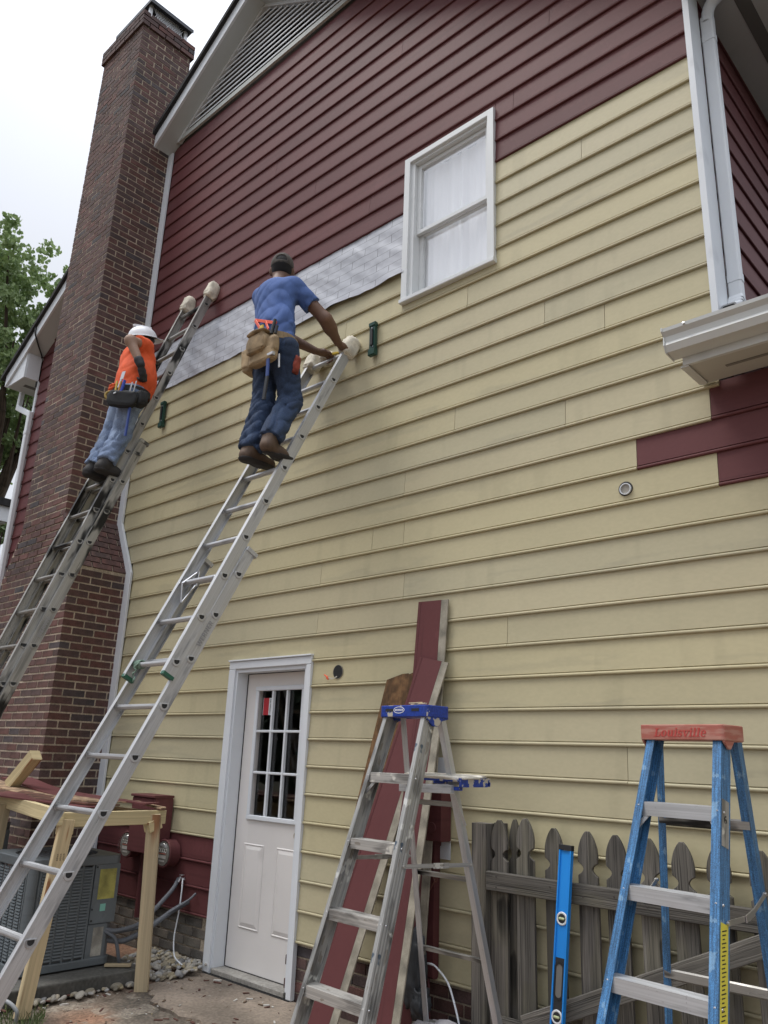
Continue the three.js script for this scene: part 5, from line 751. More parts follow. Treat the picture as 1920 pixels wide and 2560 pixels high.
// ---------------------------------------------------------------- pebbles, litter, grass
{
  const rb = rng(71), base = new THREE.IcosahedronGeometry(1, 3), pm = std([1, 1, 1], { roughness: 0.85 }), N = 560, I = new THREE.InstancedMesh(triUV(base), pm, N), m = new THREE.Matrix4(), q = new THREE.Quaternion(), c = new THREE.Color();
  for (let i = 0; i < N; i++) {
    let x, z, y = 0.006; if (i < 470) { x = lerp(-5.8, -5.12, rb()); z = lerp(0.04, 0.56, rb()); if (x > -5.25) z *= 0.72; y += 0.05 * Math.max(0, 1 - z / 0.4) + 0.012 * rb(); } else if (i < 510) { const t = rb(); x = -5.235 + rb() * 0.06; z = lerp(0.55, 1.3, t); } else { x = lerp(-5.2, -3.6, rb()); z = lerp(0.2, 1.5, rb()); }
    const s = (i < 510 ? 0.012 + 0.02 * rb() * rb() : 0.003 + 0.004 * rb()); q.setFromEuler(new THREE.Euler(rb() * 0.5, rb() * 6, rb() * 0.5)); m.compose(V(x, y + s * 0.25, z), q, V(s * (1 + 0.4 * rb()), s * (0.5 + 0.25 * rb()), s * (0.8 + 0.3 * rb()))); I.setMatrixAt(i, m);
    const g = 0.13 + 0.2 * rb(), w = rb() * 0.1; I.setColorAt(i, c.setRGB(g + w * 0.6, g + w * 0.15, g - w * 0.7));
  }
  I.name = 'pebbles'; I.userData = { kind: 'stuff', label: 'rounded pebbles by the footing and along the pad', category: 'pebbles' }; scene.add(I);
  const D = new THREE.InstancedMesh(triUV(new THREE.BoxGeometry(1, 0.12, 0.3)), std([1, 1, 1], { roughness: 0.9 }), 420);
  for (let i = 0; i < 420; i++) { const x = lerp(-5.25, -3.4, rb()), z = lerp(0.08, 1.7, rb()), s = 0.006 + 0.05 * rb() ** 4; q.setFromEuler(new THREE.Euler(0, rb() * 6, (rb() - 0.5) * 0.3)); m.compose(V(x, 0.012, z), q, V(s, s, s)); D.setMatrixAt(i, m); const r = rb(); r < 0.5 ? c.setRGB(0.09, 0.035, 0.025) : r < 0.8 ? c.setRGB(0.12, 0.08, 0.05) : c.setRGB(0.5, 0.48, 0.44); D.setColorAt(i, c); }
  D.name = 'litter'; D.userData = { kind: 'stuff', label: 'chips of wood and paint strewn on the bare soil', category: 'litter' }; scene.add(D);
  const bl = new THREE.BufferGeometry(); bl.setAttribute('position', new THREE.Float32BufferAttribute([-0.5, 0, 0, 0.5, 0, 0, 0.32, 0.5, 0.06, -0.5, 0, 0, 0.32, 0.5, 0.06, -0.28, 0.55, 0.06, -0.28, 0.55, 0.06, 0.32, 0.5, 0.06, 0.05, 1, 0.3], 3)); bl.computeVertexNormals();
  const G = new THREE.InstancedMesh(triUV(bl), std([1, 1, 1], { roughness: 0.8, side: THREE.DoubleSide }), 9000), gn = fbm(6, 6, 3, 733);
  for (let i = 0; i < 9000; i++) { let x, z, k = 0; do { x = lerp(-6.5, -4.2, rb()); z = lerp(0.9, 3.0, rb()); k++; } while (k < 30 && (z < 1.2 + 0.75 * Math.max(0, x + 5.05) + (gn(x / 2, z / 2) - 0.5) * 0.9 || (x < -5.23 && z < 1.44))); const h = 0.03 + 0.06 * rb(); q.setFromEuler(new THREE.Euler((rb() - 0.5) * 1.0, rb() * 6.28, (rb() - 0.5) * 1.0)); m.compose(V(x, -0.02, z), q, V(0.006, h, h)); G.setMatrixAt(i, m); const t = rb(); G.setColorAt(i, c.setRGB(lerp(0.04, 0.13, t), lerp(0.085, 0.14, t), lerp(0.02, 0.05, t))); }
  G.name = 'grass'; G.userData = { kind: 'stuff', label: 'patchy grass by the timber frame post', category: 'grass' }; scene.add(G);
}
// ---------------------------------------------------------------- trees
function tree(name, label, trunkAt, clumps, leaf, count, tone, group, seed) {
  const t = thing(name, label, 'tree', trunkAt, group), rb = rng(seed), bark = std([0.09, 0.07, 0.055], { map: T.hard, roughness: 1 }), base = V(...trunkAt); let top = V(0, 0, 0); clumps.forEach((c) => top.add(V(c[0], c[1], c[2]))); top.multiplyScalar(1 / clumps.length); const fork = base.clone().lerp(top, 0.55);
  part(t, 'trunk', cyl(base, fork, 0.32, 0.2, 10), bark);
  clumps.forEach(([x, y, z, r]) => { const e = V(x, y, z), mid = fork.clone().lerp(e, 0.5).add(V((rb() - 0.5) * 0.8, -0.2, (rb() - 0.5) * 0.8)); part(t, 'limb', [cyl(fork, mid, 0.13, 0.07, 6), cyl(mid, e, 0.07, 0.02, 5)], bark); });
  const lg = new THREE.BufferGeometry(), s = [[0, 0, 0], [0.42, 0.3, 0.1], [0, 0.42, 0.02], [-0.42, 0.3, 0.1], [0.36, 0.72, 0.06], [0, 1, -0.08], [-0.36, 0.72, 0.06]], f = [[0, 1, 2], [0, 2, 3], [1, 4, 2], [2, 6, 3], [4, 5, 2], [2, 5, 6]], pos = []; f.forEach((q) => q.forEach((k) => pos.push(...s[k]))); lg.setAttribute('position', new THREE.Float32BufferAttribute(pos, 3)); lg.computeVertexNormals();
  const I = new THREE.InstancedMesh(triUV(lg), new THREE.MeshPhysicalMaterial({ color: 0xffffff, roughness: 0.7, side: THREE.DoubleSide, transmission: 0.35, thickness: 0 }), count), m = new THREE.Matrix4(), q = new THREE.Quaternion(), c = new THREE.Color(), tot = clumps.reduce((a, k) => a + k[3] ** 2.4, 0); let n = 0;
  clumps.forEach(([x, y, z, r], ci) => { const k = ci === clumps.length - 1 ? count - n : Math.round(count * r ** 2.4 / tot); const subs = []; for (let i = 0; i < 16; i++) { const d = V(rb() - 0.5, (rb() - 0.5) * 0.9, rb() - 0.5).normalize().multiplyScalar(r * (0.35 + 0.62 * rb())); subs.push([x + d.x, y + d.y, z + d.z, r * (0.16 + 0.2 * rb())]); }
    for (let i = 0; i < k && n < count; i++, n++) { const b = subs[Math.floor(rb() * 16)], d = V(rb() - 0.5, rb() - 0.5, rb() - 0.5).normalize().multiplyScalar(b[3] * Math.pow(rb(), 0.4)); q.setFromEuler(new THREE.Euler((rb() - 0.3) * 2.2, rb() * 6.28, (rb() - 0.5) * 1.6)); const sc = leaf * (0.7 + 0.6 * rb()); m.compose(V(b[0] + d.x - base.x, b[1] + d.y * 0.7 - base.y, b[2] + d.z - base.z), q, V(sc, sc, sc)); I.setMatrixAt(n, m); const w = rb(); I.setColorAt(n, c.setRGB(tone[0] * (0.7 + 0.6 * w), tone[1] * (0.75 + 0.5 * w), tone[2] * (0.7 + 0.5 * w))); } });
  I.name = 'crown'; I.userData.kind = 'stuff'; t.add(I); return t;
}
tree('maple_tree', 'leafy green tree rising behind the left roof edge', [-20.5, 0, -3.4], [[-17.24, 12.16, -1.62, 1.05], [-18.25, 11.78, -2.85, 0.95], [-19.35, 13.49, -3.74, 0.7], [-17.91, 10.54, -2.33, 1.25], [-19.05, 10.87, -3.58, 1.0], [-18.26, 9.33, -2.93, 1.15], [-19.53, 8.84, -3.12, 1.0], [-19.61, 12.24, -1.53, 2.1], [-20.46, 10.19, -2.03, 2.3], [-19.0, 12.08, -3.63, 0.6], [-21.74, 8.71, -3.28, 1.2]], 0.1, 26000, [0.22, 0.31, 0.12], 'trees around the yard', 81);
tree('far_tree', 'small far tree showing low between downspout and the left frame edge', [-24.5, 0, -5.6], [[-23.6, 7.7, -5.0, 0.7], [-25.4, 8.0, -5.2, 1.0], [-24.6, 6.6, -6.2, 1.1]], 0.13, 7000, [0.15, 0.21, 0.08], 'trees around the yard', 82);
// trees across the yard, mirrored in the door panes
[[-15, 9.5, 1.0], [-19.5, 13, 1.25], [-11.5, 14.5, 1.1]].forEach(([x, z, s], i) => tree('yard_tree', ['dense tree across the yard, nearest of those mirrored in the door glass', 'tallest tree across the yard, mirrored in the door glass', 'tree across the yard farthest from the chimney, mirrored in the door glass'][i], [x, 0, z], [[0, 2.4, 0, 1.7], [1.3, 3.4, 0.4, 1.5], [-1.3, 3.3, -0.4, 1.5], [0.2, 4.8, 0, 1.7], [0.6, 1.6, 1.2, 1.2], [-0.8, 1.5, -1.2, 1.2]].map(([a, b, c, r]) => [x + a * s, b * s, z + c * s, r * s]), 0.26, 5000, [0.04, 0.07, 0.025], 'trees around the yard', 90 + i));
{ // part of another roof at the left edge
  const N = thing('outbuilding', 'dark-roofed outbuilding cut off by the left edge of the frame', 'building', [-15.6, 0, 0]); part(N, 'roof', [box(-17.6, -13.95, 5.47, 5.6, -1.5, 5.5, 0.01)], M.shingle); part(N, 'fascia', box(-17.5, -14.0, 5.2, 5.4695, -1.46, 5.4, 0.004), M.white); part(N, 'soffit', box(-17.4, -14.05, 5.17, 5.199, -1.42, 5.3), M.soffit);
  part(N, 'wall', box(-17.3, -14.5, 0, 5.169, -1.0, 5.2), M.red[2]); const w = sub(N, 'window', [-14.5, 4, -0.4]); part(w, 'frame', box(-14.499, -14.46, 3.2, 4.7, -0.8, 0.3, 0.004), M.white); part(w, 'pane', box(-14.459, -14.455, 3.3, 4.6, -0.7, 0.2), M.dark);
}
single('service_wire', 'black wire hanging from the left roof edge to the wall corner', 'wire', [-9.97, 6.42, 0.03], tube([V(-9.75, 6.72, 0.265), V(-9.72, 6.6, 0.262), V(-9.78, 6.5, 0.18), V(-9.9, 6.42, 0.06), V(-9.965, 6.4, 0.04), V(-9.97, 6.0, 0.042)], 0.011, 6), M.black);
// ---------------------------------------------------------------- people: signed distance bodies meshed as single skins
function surfaceNet(sdf, lo, hi, h) {
  const nx = Math.ceil((hi[0] - lo[0]) / h) + 1, ny = Math.ceil((hi[1] - lo[1]) / h) + 1, nz = Math.ceil((hi[2] - lo[2]) / h) + 1, F = new Float32Array(nx * ny * nz), id = new Int32Array(nx * ny * nz).fill(-1), P = [], I = [], at = (i, j, k) => (k * ny + j) * nx + i;
  for (let k = 0; k < nz; k++) for (let j = 0; j < ny; j++) for (let i = 0; i < nx; i++) F[at(i, j, k)] = sdf(lo[0] + i * h, lo[1] + j * h, lo[2] + k * h);
  for (let k = 0; k < nz - 1; k++) for (let j = 0; j < ny - 1; j++) for (let i = 0; i < nx - 1; i++) {
    let m = 0, sx = 0, sy = 0, sz = 0, n = 0; const c = []; for (let b = 0; b < 8; b++) { const v = F[at(i + (b & 1), j + ((b >> 1) & 1), k + (b >> 2))]; c.push(v); if (v < 0) m |= 1 << b; }
    if (m === 0 || m === 255) continue;
    for (let b = 0; b < 8; b++) for (const e of [1, 2, 4]) { if (b & e) continue; const d = b | e, p = c[b], q = c[d]; if ((p < 0) === (q < 0)) continue; const t = p / (p - q); sx += (b & 1) + (e === 1 ? t : 0); sy += ((b >> 1) & 1) + (e === 2 ? t : 0); sz += (b >> 2) + (e === 4 ? t : 0); n++; }
    id[at(i, j, k)] = P.length / 3; P.push(lo[0] + (i + sx / n) * h, lo[1] + (j + sy / n) * h, lo[2] + (k + sz / n) * h);
  }
  const quad = (a, b, c, d, f) => { if (a < 0 || b < 0 || c < 0 || d < 0) return; f ? I.push(a, b, c, a, c, d) : I.push(a, c, b, a, d, c); };
  for (let k = 1; k < nz - 1; k++) for (let j = 1; j < ny - 1; j++) for (let i = 1; i < nx - 1; i++) {
    const s = F[at(i, j, k)] < 0; if (s !== F[at(i + 1, j, k)] < 0) quad(id[at(i, j - 1, k - 1)], id[at(i, j, k - 1)], id[at(i, j, k)], id[at(i, j - 1, k)], s);
    if (s !== F[at(i, j + 1, k)] < 0) quad(id[at(i - 1, j, k - 1)], id[at(i - 1, j, k)], id[at(i, j, k)], id[at(i, j, k - 1)], s);
    if (s !== F[at(i, j, k + 1)] < 0) quad(id[at(i - 1, j - 1, k)], id[at(i, j - 1, k)], id[at(i, j, k)], id[at(i - 1, j, k)], s);
  }
  const g = new THREE.BufferGeometry(); g.setAttribute('position', new THREE.Float32BufferAttribute(P, 3)); g.setIndex(I); g.computeVertexNormals();
  const n = g.attributes.normal, q = g.toNonIndexed(); return triUVkeep(q);
}
function triUVkeep(g) { const n = g.attributes.normal.clone(); const q = triUV(g, R0() * 3, R0() * 3); q.setAttribute('normal', n); return q; }
const bone = (a, b, ra, rb = ra, o = {}) => ({ a, b, ra, rb, ...o });
function bones(list, k = 0.03) { // smooth union of tapered capsules; o.f flattens along an axis, o.cut trims with planes [point, normal]
  const L = list.map((o) => { const dx = o.b[0] - o.a[0], dy = o.b[1] - o.a[1], dz = o.b[2] - o.a[2]; return { ...o, dx, dy, dz, l2: Math.max(1e-9, dx * dx + dy * dy + dz * dz), k: o.k ?? k }; });
  return (x, y, z) => {
    let d = 1e3;
    for (const o of L) {
      const px = x - o.a[0], py = y - o.a[1], pz = z - o.a[2]; let t = (px * o.dx + py * o.dy + pz * o.dz) / o.l2; t = t < 0 ? 0 : t > 1 ? 1 : t; let qx = px - t * o.dx, qy = py - t * o.dy, qz = pz - t * o.dz;
      if (o.f) { const w = (qx * o.f[0] + qy * o.f[1] + qz * o.f[2]) * (o.f[3] - 1); qx += o.f[0] * w; qy += o.f[1] * w; qz += o.f[2] * w; }
      let e = Math.sqrt(qx * qx + qy * qy + qz * qz) - (o.ra + (o.rb - o.ra) * t);
      if (o.cut) for (const [c, n] of o.cut) e = Math.max(e, (x - c[0]) * n[0] + (y - c[1]) * n[1] + (z - c[2]) * n[2]);
      const hk = Math.max(o.k - Math.abs(d - e), 0); d = Math.min(d, e) - (hk * hk) / (4 * o.k || 1);
    }
    return d;
  };
}
const mix = (a, b, t) => a.map((v, i) => lerp(v, b[i], t)), sub3 = (a, b) => a.map((v, i) => v - b[i]), unit3 = (a) => { const l = Math.hypot(...a); return a.map((v) => v / l); };
const crease = (t) => 1 - 2 * Math.abs(Math.sin(t)) ** 0.6;
const folds = (A, s) => (x, y, z) => A * (crease(y * 30 * s + 2.6 * Math.sin(x * 15 + z * 11) + Math.sin(z * 31)) * 0.75 + crease(y * 17 * s - x * 23 + z * 19 + 1.6 * Math.sin(y * 13)) * 0.65 + 0.25 * Math.sin(x * 90 + y * 70 + z * 60));
const bend = (J, fn) => fn;
function hand(w, palm, side, fwd, down, r = 0.0095, curl = 1) { // bones of a hand: w wrist, palm centre, side = thumb direction, fwd = finger direction, down = curl direction
  const B = [bone(w, palm, 0.026, 0.03, { k: 0.02 })], K = (s, f, d) => palm.map((v, i) => v + side[i] * s + fwd[i] * f + down[i] * d);
  B.push(bone(K(0.024, 0.02, 0), K(-0.026, 0.018, 0), 0.017, 0.016, { k: 0.018 }), bone(K(0.02, -0.02, 0), K(-0.02, -0.02, 0), 0.02, 0.02, { k: 0.02 }));
  [[0.029, 0.062], [0.01, 0.07], [-0.01, 0.066], [-0.029, 0.054]].forEach(([s, L], i) => { const a = K(s, 0.03, 0), b = K(s, 0.03 + L * 0.5, 0.012 * curl), c = K(s * 0.95, 0.03 + L * 0.62, 0.012 + 0.03 * curl), e = K(s * 0.9, 0.03 + L * (0.62 - 0.3 * curl), 0.012 + 0.05 * curl); B.push(bone(a, b, r, r * 0.92, { k: 0.006 }), bone(b, c, r * 0.92, r * 0.86, { k: 0.006 }), bone(c, e, r * 0.86, r * 0.72, { k: 0.006 })); });
  const ta = K(0.026, -0.018, 0.004), tb = K(0.05, 0.012, 0.014), tc = K(0.046, 0.042, 0.03); B.push(bone(ta, tb, r * 1.3, r * 1.1, { k: 0.01 }), bone(tb, tc, r * 1.08, r * 0.85, { k: 0.006 })); return B;
}
function addMesh(parent, name, geo, mat, label) { return part(parent, name, geo, mat, label); }
const offset = (f, d) => (x, y, z) => f(x, y, z) - d;
function boot(an, heel, toe, w = 0.044) { return [bone([an[0], an[1] + 0.035, an[2]], an, 0.05, 0.05, { k: 0.03 }), bone(an, heel, 0.05, 0.043, { k: 0.03 }), bone(heel, mix(heel, toe, 0.62), 0.043, w, { k: 0.03 }), bone(mix(heel, toe, 0.55), toe, w + 0.002, w - 0.004, { k: 0.03 })]; }
const span = (pts, pad) => [[0, 1, 2].map((i) => Math.min(...pts.map((p) => p[i])) - pad), [0, 1, 2].map((i) => Math.max(...pts.map((p) => p[i])) + pad)];
function tubeMesh(parent, name, pts, r, mat, label) { return part(parent, name, tube(pts.map((p) => V(...p)), r, 7), mat, label); }
const leather = std([0.4, 0.3, 0.185], { map: T.rough, roughness: 0.85 }), bootBrown = std([0.13, 0.085, 0.06], { map: T.rough, roughness: 0.7 }), soleDark = std([0.022, 0.02, 0.02], { roughness: 0.75 });
function sole(P, sd, heel, toe, parent, mat, dn) { // slab under the boot
  const n = unit3(dn), c = mix(heel, toe, 0.5), f = (x, y, z) => { const u = (x - c[0]) * n[0] + (y - c[1]) * n[1] + (z - c[2]) * n[2]; return Math.max(sd(x, y, z) - 0.007, 0.018 - u, u - 0.046); }; const [lo, hi] = span([heel, toe], 0.1); part(parent, 'boot_sole', surfaceNet(f, lo, hi, 0.0065), mat);
}
{ // -------- worker in blue on the near ladder, seen from behind
  const J = { hd: [-4.225, 5.02, 0.6], nk: [-4.195, 4.865, 0.645], ch: [-4.16, 4.68, 0.69], wa: [-4.1, 4.43, 0.72], pe: [-4.065, 4.24, 0.725], sR: [-4.03, 4.785, 0.625], eR: [-3.895, 4.558, 0.42], wR: [-3.945, 4.462, 0.235], sL: [-4.355, 4.805, 0.665], eL: [-4.285, 4.535, 0.47], wL: [-4.14, 4.44, 0.285],
    hL: [-4.155, 4.225, 0.73], kL: [-4.175, 3.845, 0.705], aL: [-4.15, 3.465, 0.805], hR: [-3.975, 4.21, 0.712], kR: [-3.995, 3.862, 0.61], aR: [-3.955, 3.505, 0.79] };
  const hrot = (dx, dy, dz) => [J.hd[0] + dx * Math.cos(0.8) + dz * Math.sin(0.8), J.hd[1] + dy, J.hd[2] - dx * Math.sin(0.8) + dz * Math.cos(0.8)];
  const Pn = thing('person', 'worker in a blue t-shirt and dark jeans standing on the near ladder, back turned', 'person', [-4.06, 3.39, 0.7], 'workers on ladders'), Z = [0, 0, 1];
  const pL = [-4.125, 4.452, 0.205], pR = [-3.955, 4.455, 0.165];
  const arms = [bone(J.sR, J.eR, 0.056, 0.046), bone(J.eR, mix(J.eR, J.wR, 0.35), 0.046, 0.046), bone(mix(J.eR, J.wR, 0.3), J.wR, 0.046, 0.03), bone(J.sL, J.eL, 0.056, 0.046), bone(J.eL, J.wL, 0.047, 0.03)];
  const core = [bone(J.pe, J.wa, 0.125, 0.115, { f: [...Z, 1.3] }), bone(J.wa, J.ch, 0.115, 0.14, { f: [...Z, 1.35] }), bone(J.sL, J.sR, 0.055, 0.055, { k: 0.06 }), bone(J.ch, J.nk, 0.1, 0.055, { k: 0.05 }), bone(J.nk, mix(J.nk, J.hd, 0.6), 0.054, 0.054), bone(J.hL, J.kL, 0.075, 0.052), bone(J.kL, J.aL, 0.052, 0.036), bone(J.hR, J.kR, 0.075, 0.052), bone(J.kR, J.aR, 0.052, 0.036),
    bone(hrot(0, 0.025, 0.012), hrot(0, 0.015, -0.015), 0.086, 0.084, { k: 0.03 }), bone(hrot(0, -0.045, -0.01), hrot(0, -0.07, -0.05), 0.062, 0.042, { k: 0.04 }), bone(hrot(0, 0.01, -0.098), hrot(0, -0.02, -0.11), 0.008, 0.014, { k: 0.015 }), bone(hrot(-0.02, -0.055, -0.088), hrot(0.02, -0.055, -0.088), 0.009, 0.009, { k: 0.01 }),
    ...[-1, 1].map((q) => bone(hrot(q * 0.083, -0.002, 0.012), hrot(q * 0.086, -0.045, 0), 0.015, 0.01, { k: 0.008 }))];
  const skin = bones([...core, ...arms], 0.035), sk = std([0.185, 0.098, 0.06], { map: T.cotton, roughness: 0.55 }), bb = span(Object.values(J), 0.16);
  const hL = bones(hand(J.wL, pL, [1, 0.0, 0.1].map((v) => v), unit3([0, 0.12, -1]), unit3([0, -1, -0.1])), 0.012), hR = bones(hand(J.wR, pR, unit3([-1, 0.3, 0]), unit3([0, -0.1, -1]), unit3([-0.5, -0.8, 0])), 0.012);
  const sL_ = span([J.wL, pL], 0.11), sR_ = span([J.wR, pR], 0.11);
  part(Pn, 'body', [surfaceNet(skin, ...bb, 0.0115), surfaceNet(hL, ...sL_, 0.005), surfaceNet(hR, ...sR_, 0.005)], sk);
  // t-shirt
  const slv = (s, e, t) => { const c = mix(s, e, t), n = unit3(sub3(e, s)); return bone(s, mix(s, e, t + 0.25), 0.07, 0.067, { cut: [[c, n]], k: 0.05 }); }, fo = folds(0.007, 0.85);
  const shirt = bones([bone([J.pe[0], 4.27, J.pe[2]], J.wa, 0.15, 0.146, { f: [...Z, 1.28] }), bone(J.wa, [J.ch[0], J.ch[1], J.ch[2] + 0.005], 0.146, 0.172, { f: [...Z, 1.34], k: 0.06 }), bone(mix(J.sL, J.ch, 0.12), mix(J.sR, J.ch, 0.12), 0.074, 0.072, { k: 0.07 }), bone(mix(J.ch, J.nk, 0.4), mix(J.ch, J.nk, 0.86), 0.115, 0.066, { k: 0.06 }), slv(J.sR, J.eR, 0.56), slv(J.sL, J.eL, 0.56)], 0.05);
  part(Pn, 't_shirt', surfaceNet((x, y, z) => Math.max(shirt(x, y, z) + fo(x, y, z) * sstep(4.86, 4.6, y), 4.225 - y, (y - 4.872) * 0.9 + (z - 0.645) * -0.25), ...span([J.sL, J.sR, J.pe, J.eR, J.eL, J.nk], 0.2), 0.008), std([0.075, 0.14, 0.36], { map: T.cotton, roughness: 0.85 }));
  // jeans
  const fj = folds(0.0095, 1.1), jl = (a, b, ra, rb, o) => bone(a, b, ra, rb, o), cutA = (k, a) => { const n = unit3(sub3(a, k)), c = a.map((v, i) => v - n[i] * 0.0); return [[[c[0], c[1] + 0.005, c[2]], n]]; };
  const jeans = bones([jl(J.pe, [J.pe[0], J.pe[1] + 0.04, J.pe[2]], 0.152, 0.15, { f: [...Z, 1.22] }), jl(J.hL, J.kL, 0.1, 0.073), jl(J.kL, J.aL, 0.075, 0.074, { cut: cutA(J.kL, J.aL) }), jl(J.hR, J.kR, 0.102, 0.074), jl(J.kR, J.aR, 0.076, 0.074, { cut: cutA(J.kR, J.aR) })], 0.03);
  part(Pn, 'jeans', surfaceNet((x, y, z) => Math.max(jeans(x, y, z) + fj(x, y, z) * (0.35 + 0.65 * sstep(4.05, 3.8, y)), y - 4.3), ...span([J.pe, J.hL, J.kL, J.aL, J.kR, J.aR], 0.19), 0.008), std([0.042, 0.075, 0.155], { map: T.denim, roughness: 0.9 }));
  for (const [an, heel, toe] of [[J.aL, [-4.15, 3.42, 0.83], [-4.15, 3.42, 0.625]], [J.aR, [-3.95, 3.45, 0.815], [-3.97, 3.415, 0.615]]]) { const b = bones(boot(an, heel, toe), 0.03), dn = unit3([0, -1, (toe[1] - heel[1]) * 3]); part(Pn, 'boot', surfaceNet((x, y, z) => Math.max(b(x, y, z), (x - heel[0]) * dn[0] + (y - (heel[1] + toe[1]) / 2) * dn[1] + (z - (heel[2] + toe[2]) / 2) * dn[2] - 0.03), ...span([an, heel, toe], 0.12), 0.008), bootBrown); sole(Pn, b, heel, toe, Pn, soleDark, dn); }
  // hair and cap
  const hx = J.hd[0], hy = J.hd[1], hz = J.hd[2];
  const hb = bones([bone([hx, hy + 0.02, hz + 0.018], [hx, hy + 0.0, hz + 0.012], 0.094, 0.09, { f: [1, 0, 0, 1.14] })]), turn = (g) => g.translate(-hx, -hy, -hz).rotateY(0.8).translate(hx, hy, hz);
  part(Pn, 'hair', turn(surfaceNet((x, y, z) => Math.max(hb(x, y, z), hy - 0.062 - y + (z - hz) * 0.1, -(z - hz + 0.02)), [hx - 0.13, hy - 0.1, hz - 0.13], [hx + 0.13, hy + 0.14, hz + 0.14], 0.008)), std([0.012, 0.011, 0.011], { roughness: 0.9 }));
  const capM = std([0.085, 0.077, 0.072], { map: T.rough, roughness: 0.9 }), cb = bones([bone([hx, hy + 0.03, hz + 0.014], [hx, hy + 0.034, hz - 0.012], 0.1, 0.098, { f: [1, 0, 0, 1.14] })]);
  const arch = (x, y, z) => Math.max(Math.hypot(x - hx, (y - hy - 0.028) * 0.9) - 0.04, hy + 0.028 - y, hz - z);
  part(Pn, 'cap', turn(surfaceNet((x, y, z) => Math.max(cb(x, y, z), hy + 0.002 - y - (z - hz) * 0.0, -arch(x, y, z)), [hx - 0.14, hy - 0.03, hz - 0.15], [hx + 0.14, hy + 0.16, hz + 0.15], 0.0065)), capM);
  part(Pn, 'cap_opening', turn(surfaceNet((x, y, z) => Math.max(cb(x, y, z) + 0.006, arch(x, y, z) - 0.004), [hx - 0.06, hy + 0.0, hz], [hx + 0.06, hy + 0.1, hz + 0.14], 0.006)), std([0.012, 0.011, 0.011], { roughness: 0.9 })); part(Pn, 'cap_brim', turn(triUV(lumpy(0.17, 0.012, 0.1, 77, 0.02).rotateX(0.15).translate(hx, hy + 0.02, hz - 0.14))), capM); part(Pn, 'cap_button', cyl(V(hx, hy + 0.128, hz), V(hx, hy + 0.136, hz), 0.008, 0.006, 8), capM);
  // tool belt
  const TB = sub(Pn, 'tool_belt', [-4.06, 4.2, 0.85]), tb = TB;
  { const pts = []; for (let i = 0; i <= 28; i++) { const a = (i / 28) * Math.PI * 2; pts.push(V(J.pe[0] + 0.168 * Math.cos(a), 4.27 + 0.01 * Math.sin(a), J.pe[2] + 0.142 * Math.sin(a))); } part(tb, 'belt', pts.slice(0, -1).map((p, i) => beam(p, pts[i + 1], 0.008, 0.05, 0.001)), leather); }
  part(tb, 'pouch', lumpy(0.2, 0.15, 0.08, 801, 0.1, 0.48).translate(-4.055, 4.205, 0.885), leather); part(tb, 'pouch', lumpy(0.26, 0.11, 0.07, 802, 0.1, 0.5).translate(-4.02, 4.105, 0.86), leather); part(tb, 'pouch_flap', lumpy(0.2, 0.03, 0.1, 803, 0.1).translate(-4.055, 4.285, 0.89), leather); part(tb, 'side_pouch', lumpy(0.1, 0.2, 0.14, 804, 0.1, 0.5).rotateZ(0.12).translate(-4.25, 4.17, 0.78), leather); part(tb, 'tool_sleeve', lumpy(0.1, 0.13, 0.06, 805, 0.08, 0.45).translate(-3.93, 4.17, 0.86), leather);
  const or = std([0.75, 0.09, 0.03], { roughness: 0.4 }), A = V(-4.165, 4.455, 0.85), B = V(-3.93, 4.35, 0.84), C = V(-4.03, 4.29, 0.87); part(tb, 'rafter_square', [beam(A, B, 0.006, 0.022, 0.001), beam(A, C, 0.006, 0.022, 0.001), beam(A.clone().lerp(B, 0.5), C.clone().lerp(B, 0.4), 0.006, 0.02, 0.001)], or, 'orange triangular square');
  part(tb, 'tape_tab', box(-4.02, -3.99, 4.28, 4.33, 0.9, 0.912, 0.003), std([0.7, 0.5, 0.05], { roughness: 0.4 })); part(tb, 'chisel_handle', cyl(V(-3.93, 4.25, 0.875), V(-3.915, 4.36, 0.865), 0.013, 0.012, 10), M.dark); part(tb, 'screwdriver', cyl(V(-3.905, 4.25, 0.86), V(-3.9, 4.31, 0.855), 0.011, 0.011, 8), M.dark);
  const blueH = std([0.02, 0.05, 0.2], { roughness: 0.4 }); part(tb, 'hammer_handle', beam(V(-3.935, 4.07, 0.88), V(-3.935, 3.93, 0.875), 0.014, 0.03, 0.004, V(1, 0, 0)), blueH); part(tb, 'hammer_shaft', beam(V(-3.935, 3.93, 0.875), V(-3.965, 3.77, 0.865), 0.014, 0.032, 0.004, V(1, 0, 0)), std([0.02, 0.022, 0.026], { roughness: 0.4 })); part(tb, 'hammer_head', beam(V(-3.995, 4.085, 0.88), V(-3.88, 4.085, 0.88), 0.025, 0.025, 0.004), M.steel);
  part(tb, 'snips', [beam(V(-3.885, 4.1, 0.83), V(-3.88, 4.0, 0.825), 0.006, 0.016, 0.002, X1)], M.white); part(tb, 'studs', [0, 1, 2, 3].map((i) => cyl(V(-3.895, 4.21 - i * 0.028, 0.868), V(-3.894, 4.21 - i * 0.028, 0.874), 0.008, 0.006, 8)), M.steel);
  part(tb, 'red_rag', lumpy(0.035, 0.13, 0.05, 811, 0.25).rotateZ(-0.15).translate(-3.885, 4.08, 0.67), std([0.32, 0.07, 0.05], { map: T.rough, roughness: 0.9 }));
  single('work_rag', 'crumpled white rag on the top rung under the worker in blue', 'rag', [-4.2, 4.43, 0.12], lumpy(0.13, 0.11, 0.1, 812, 0.3).translate(-4.2, 4.47, 0.1), mittCloth);
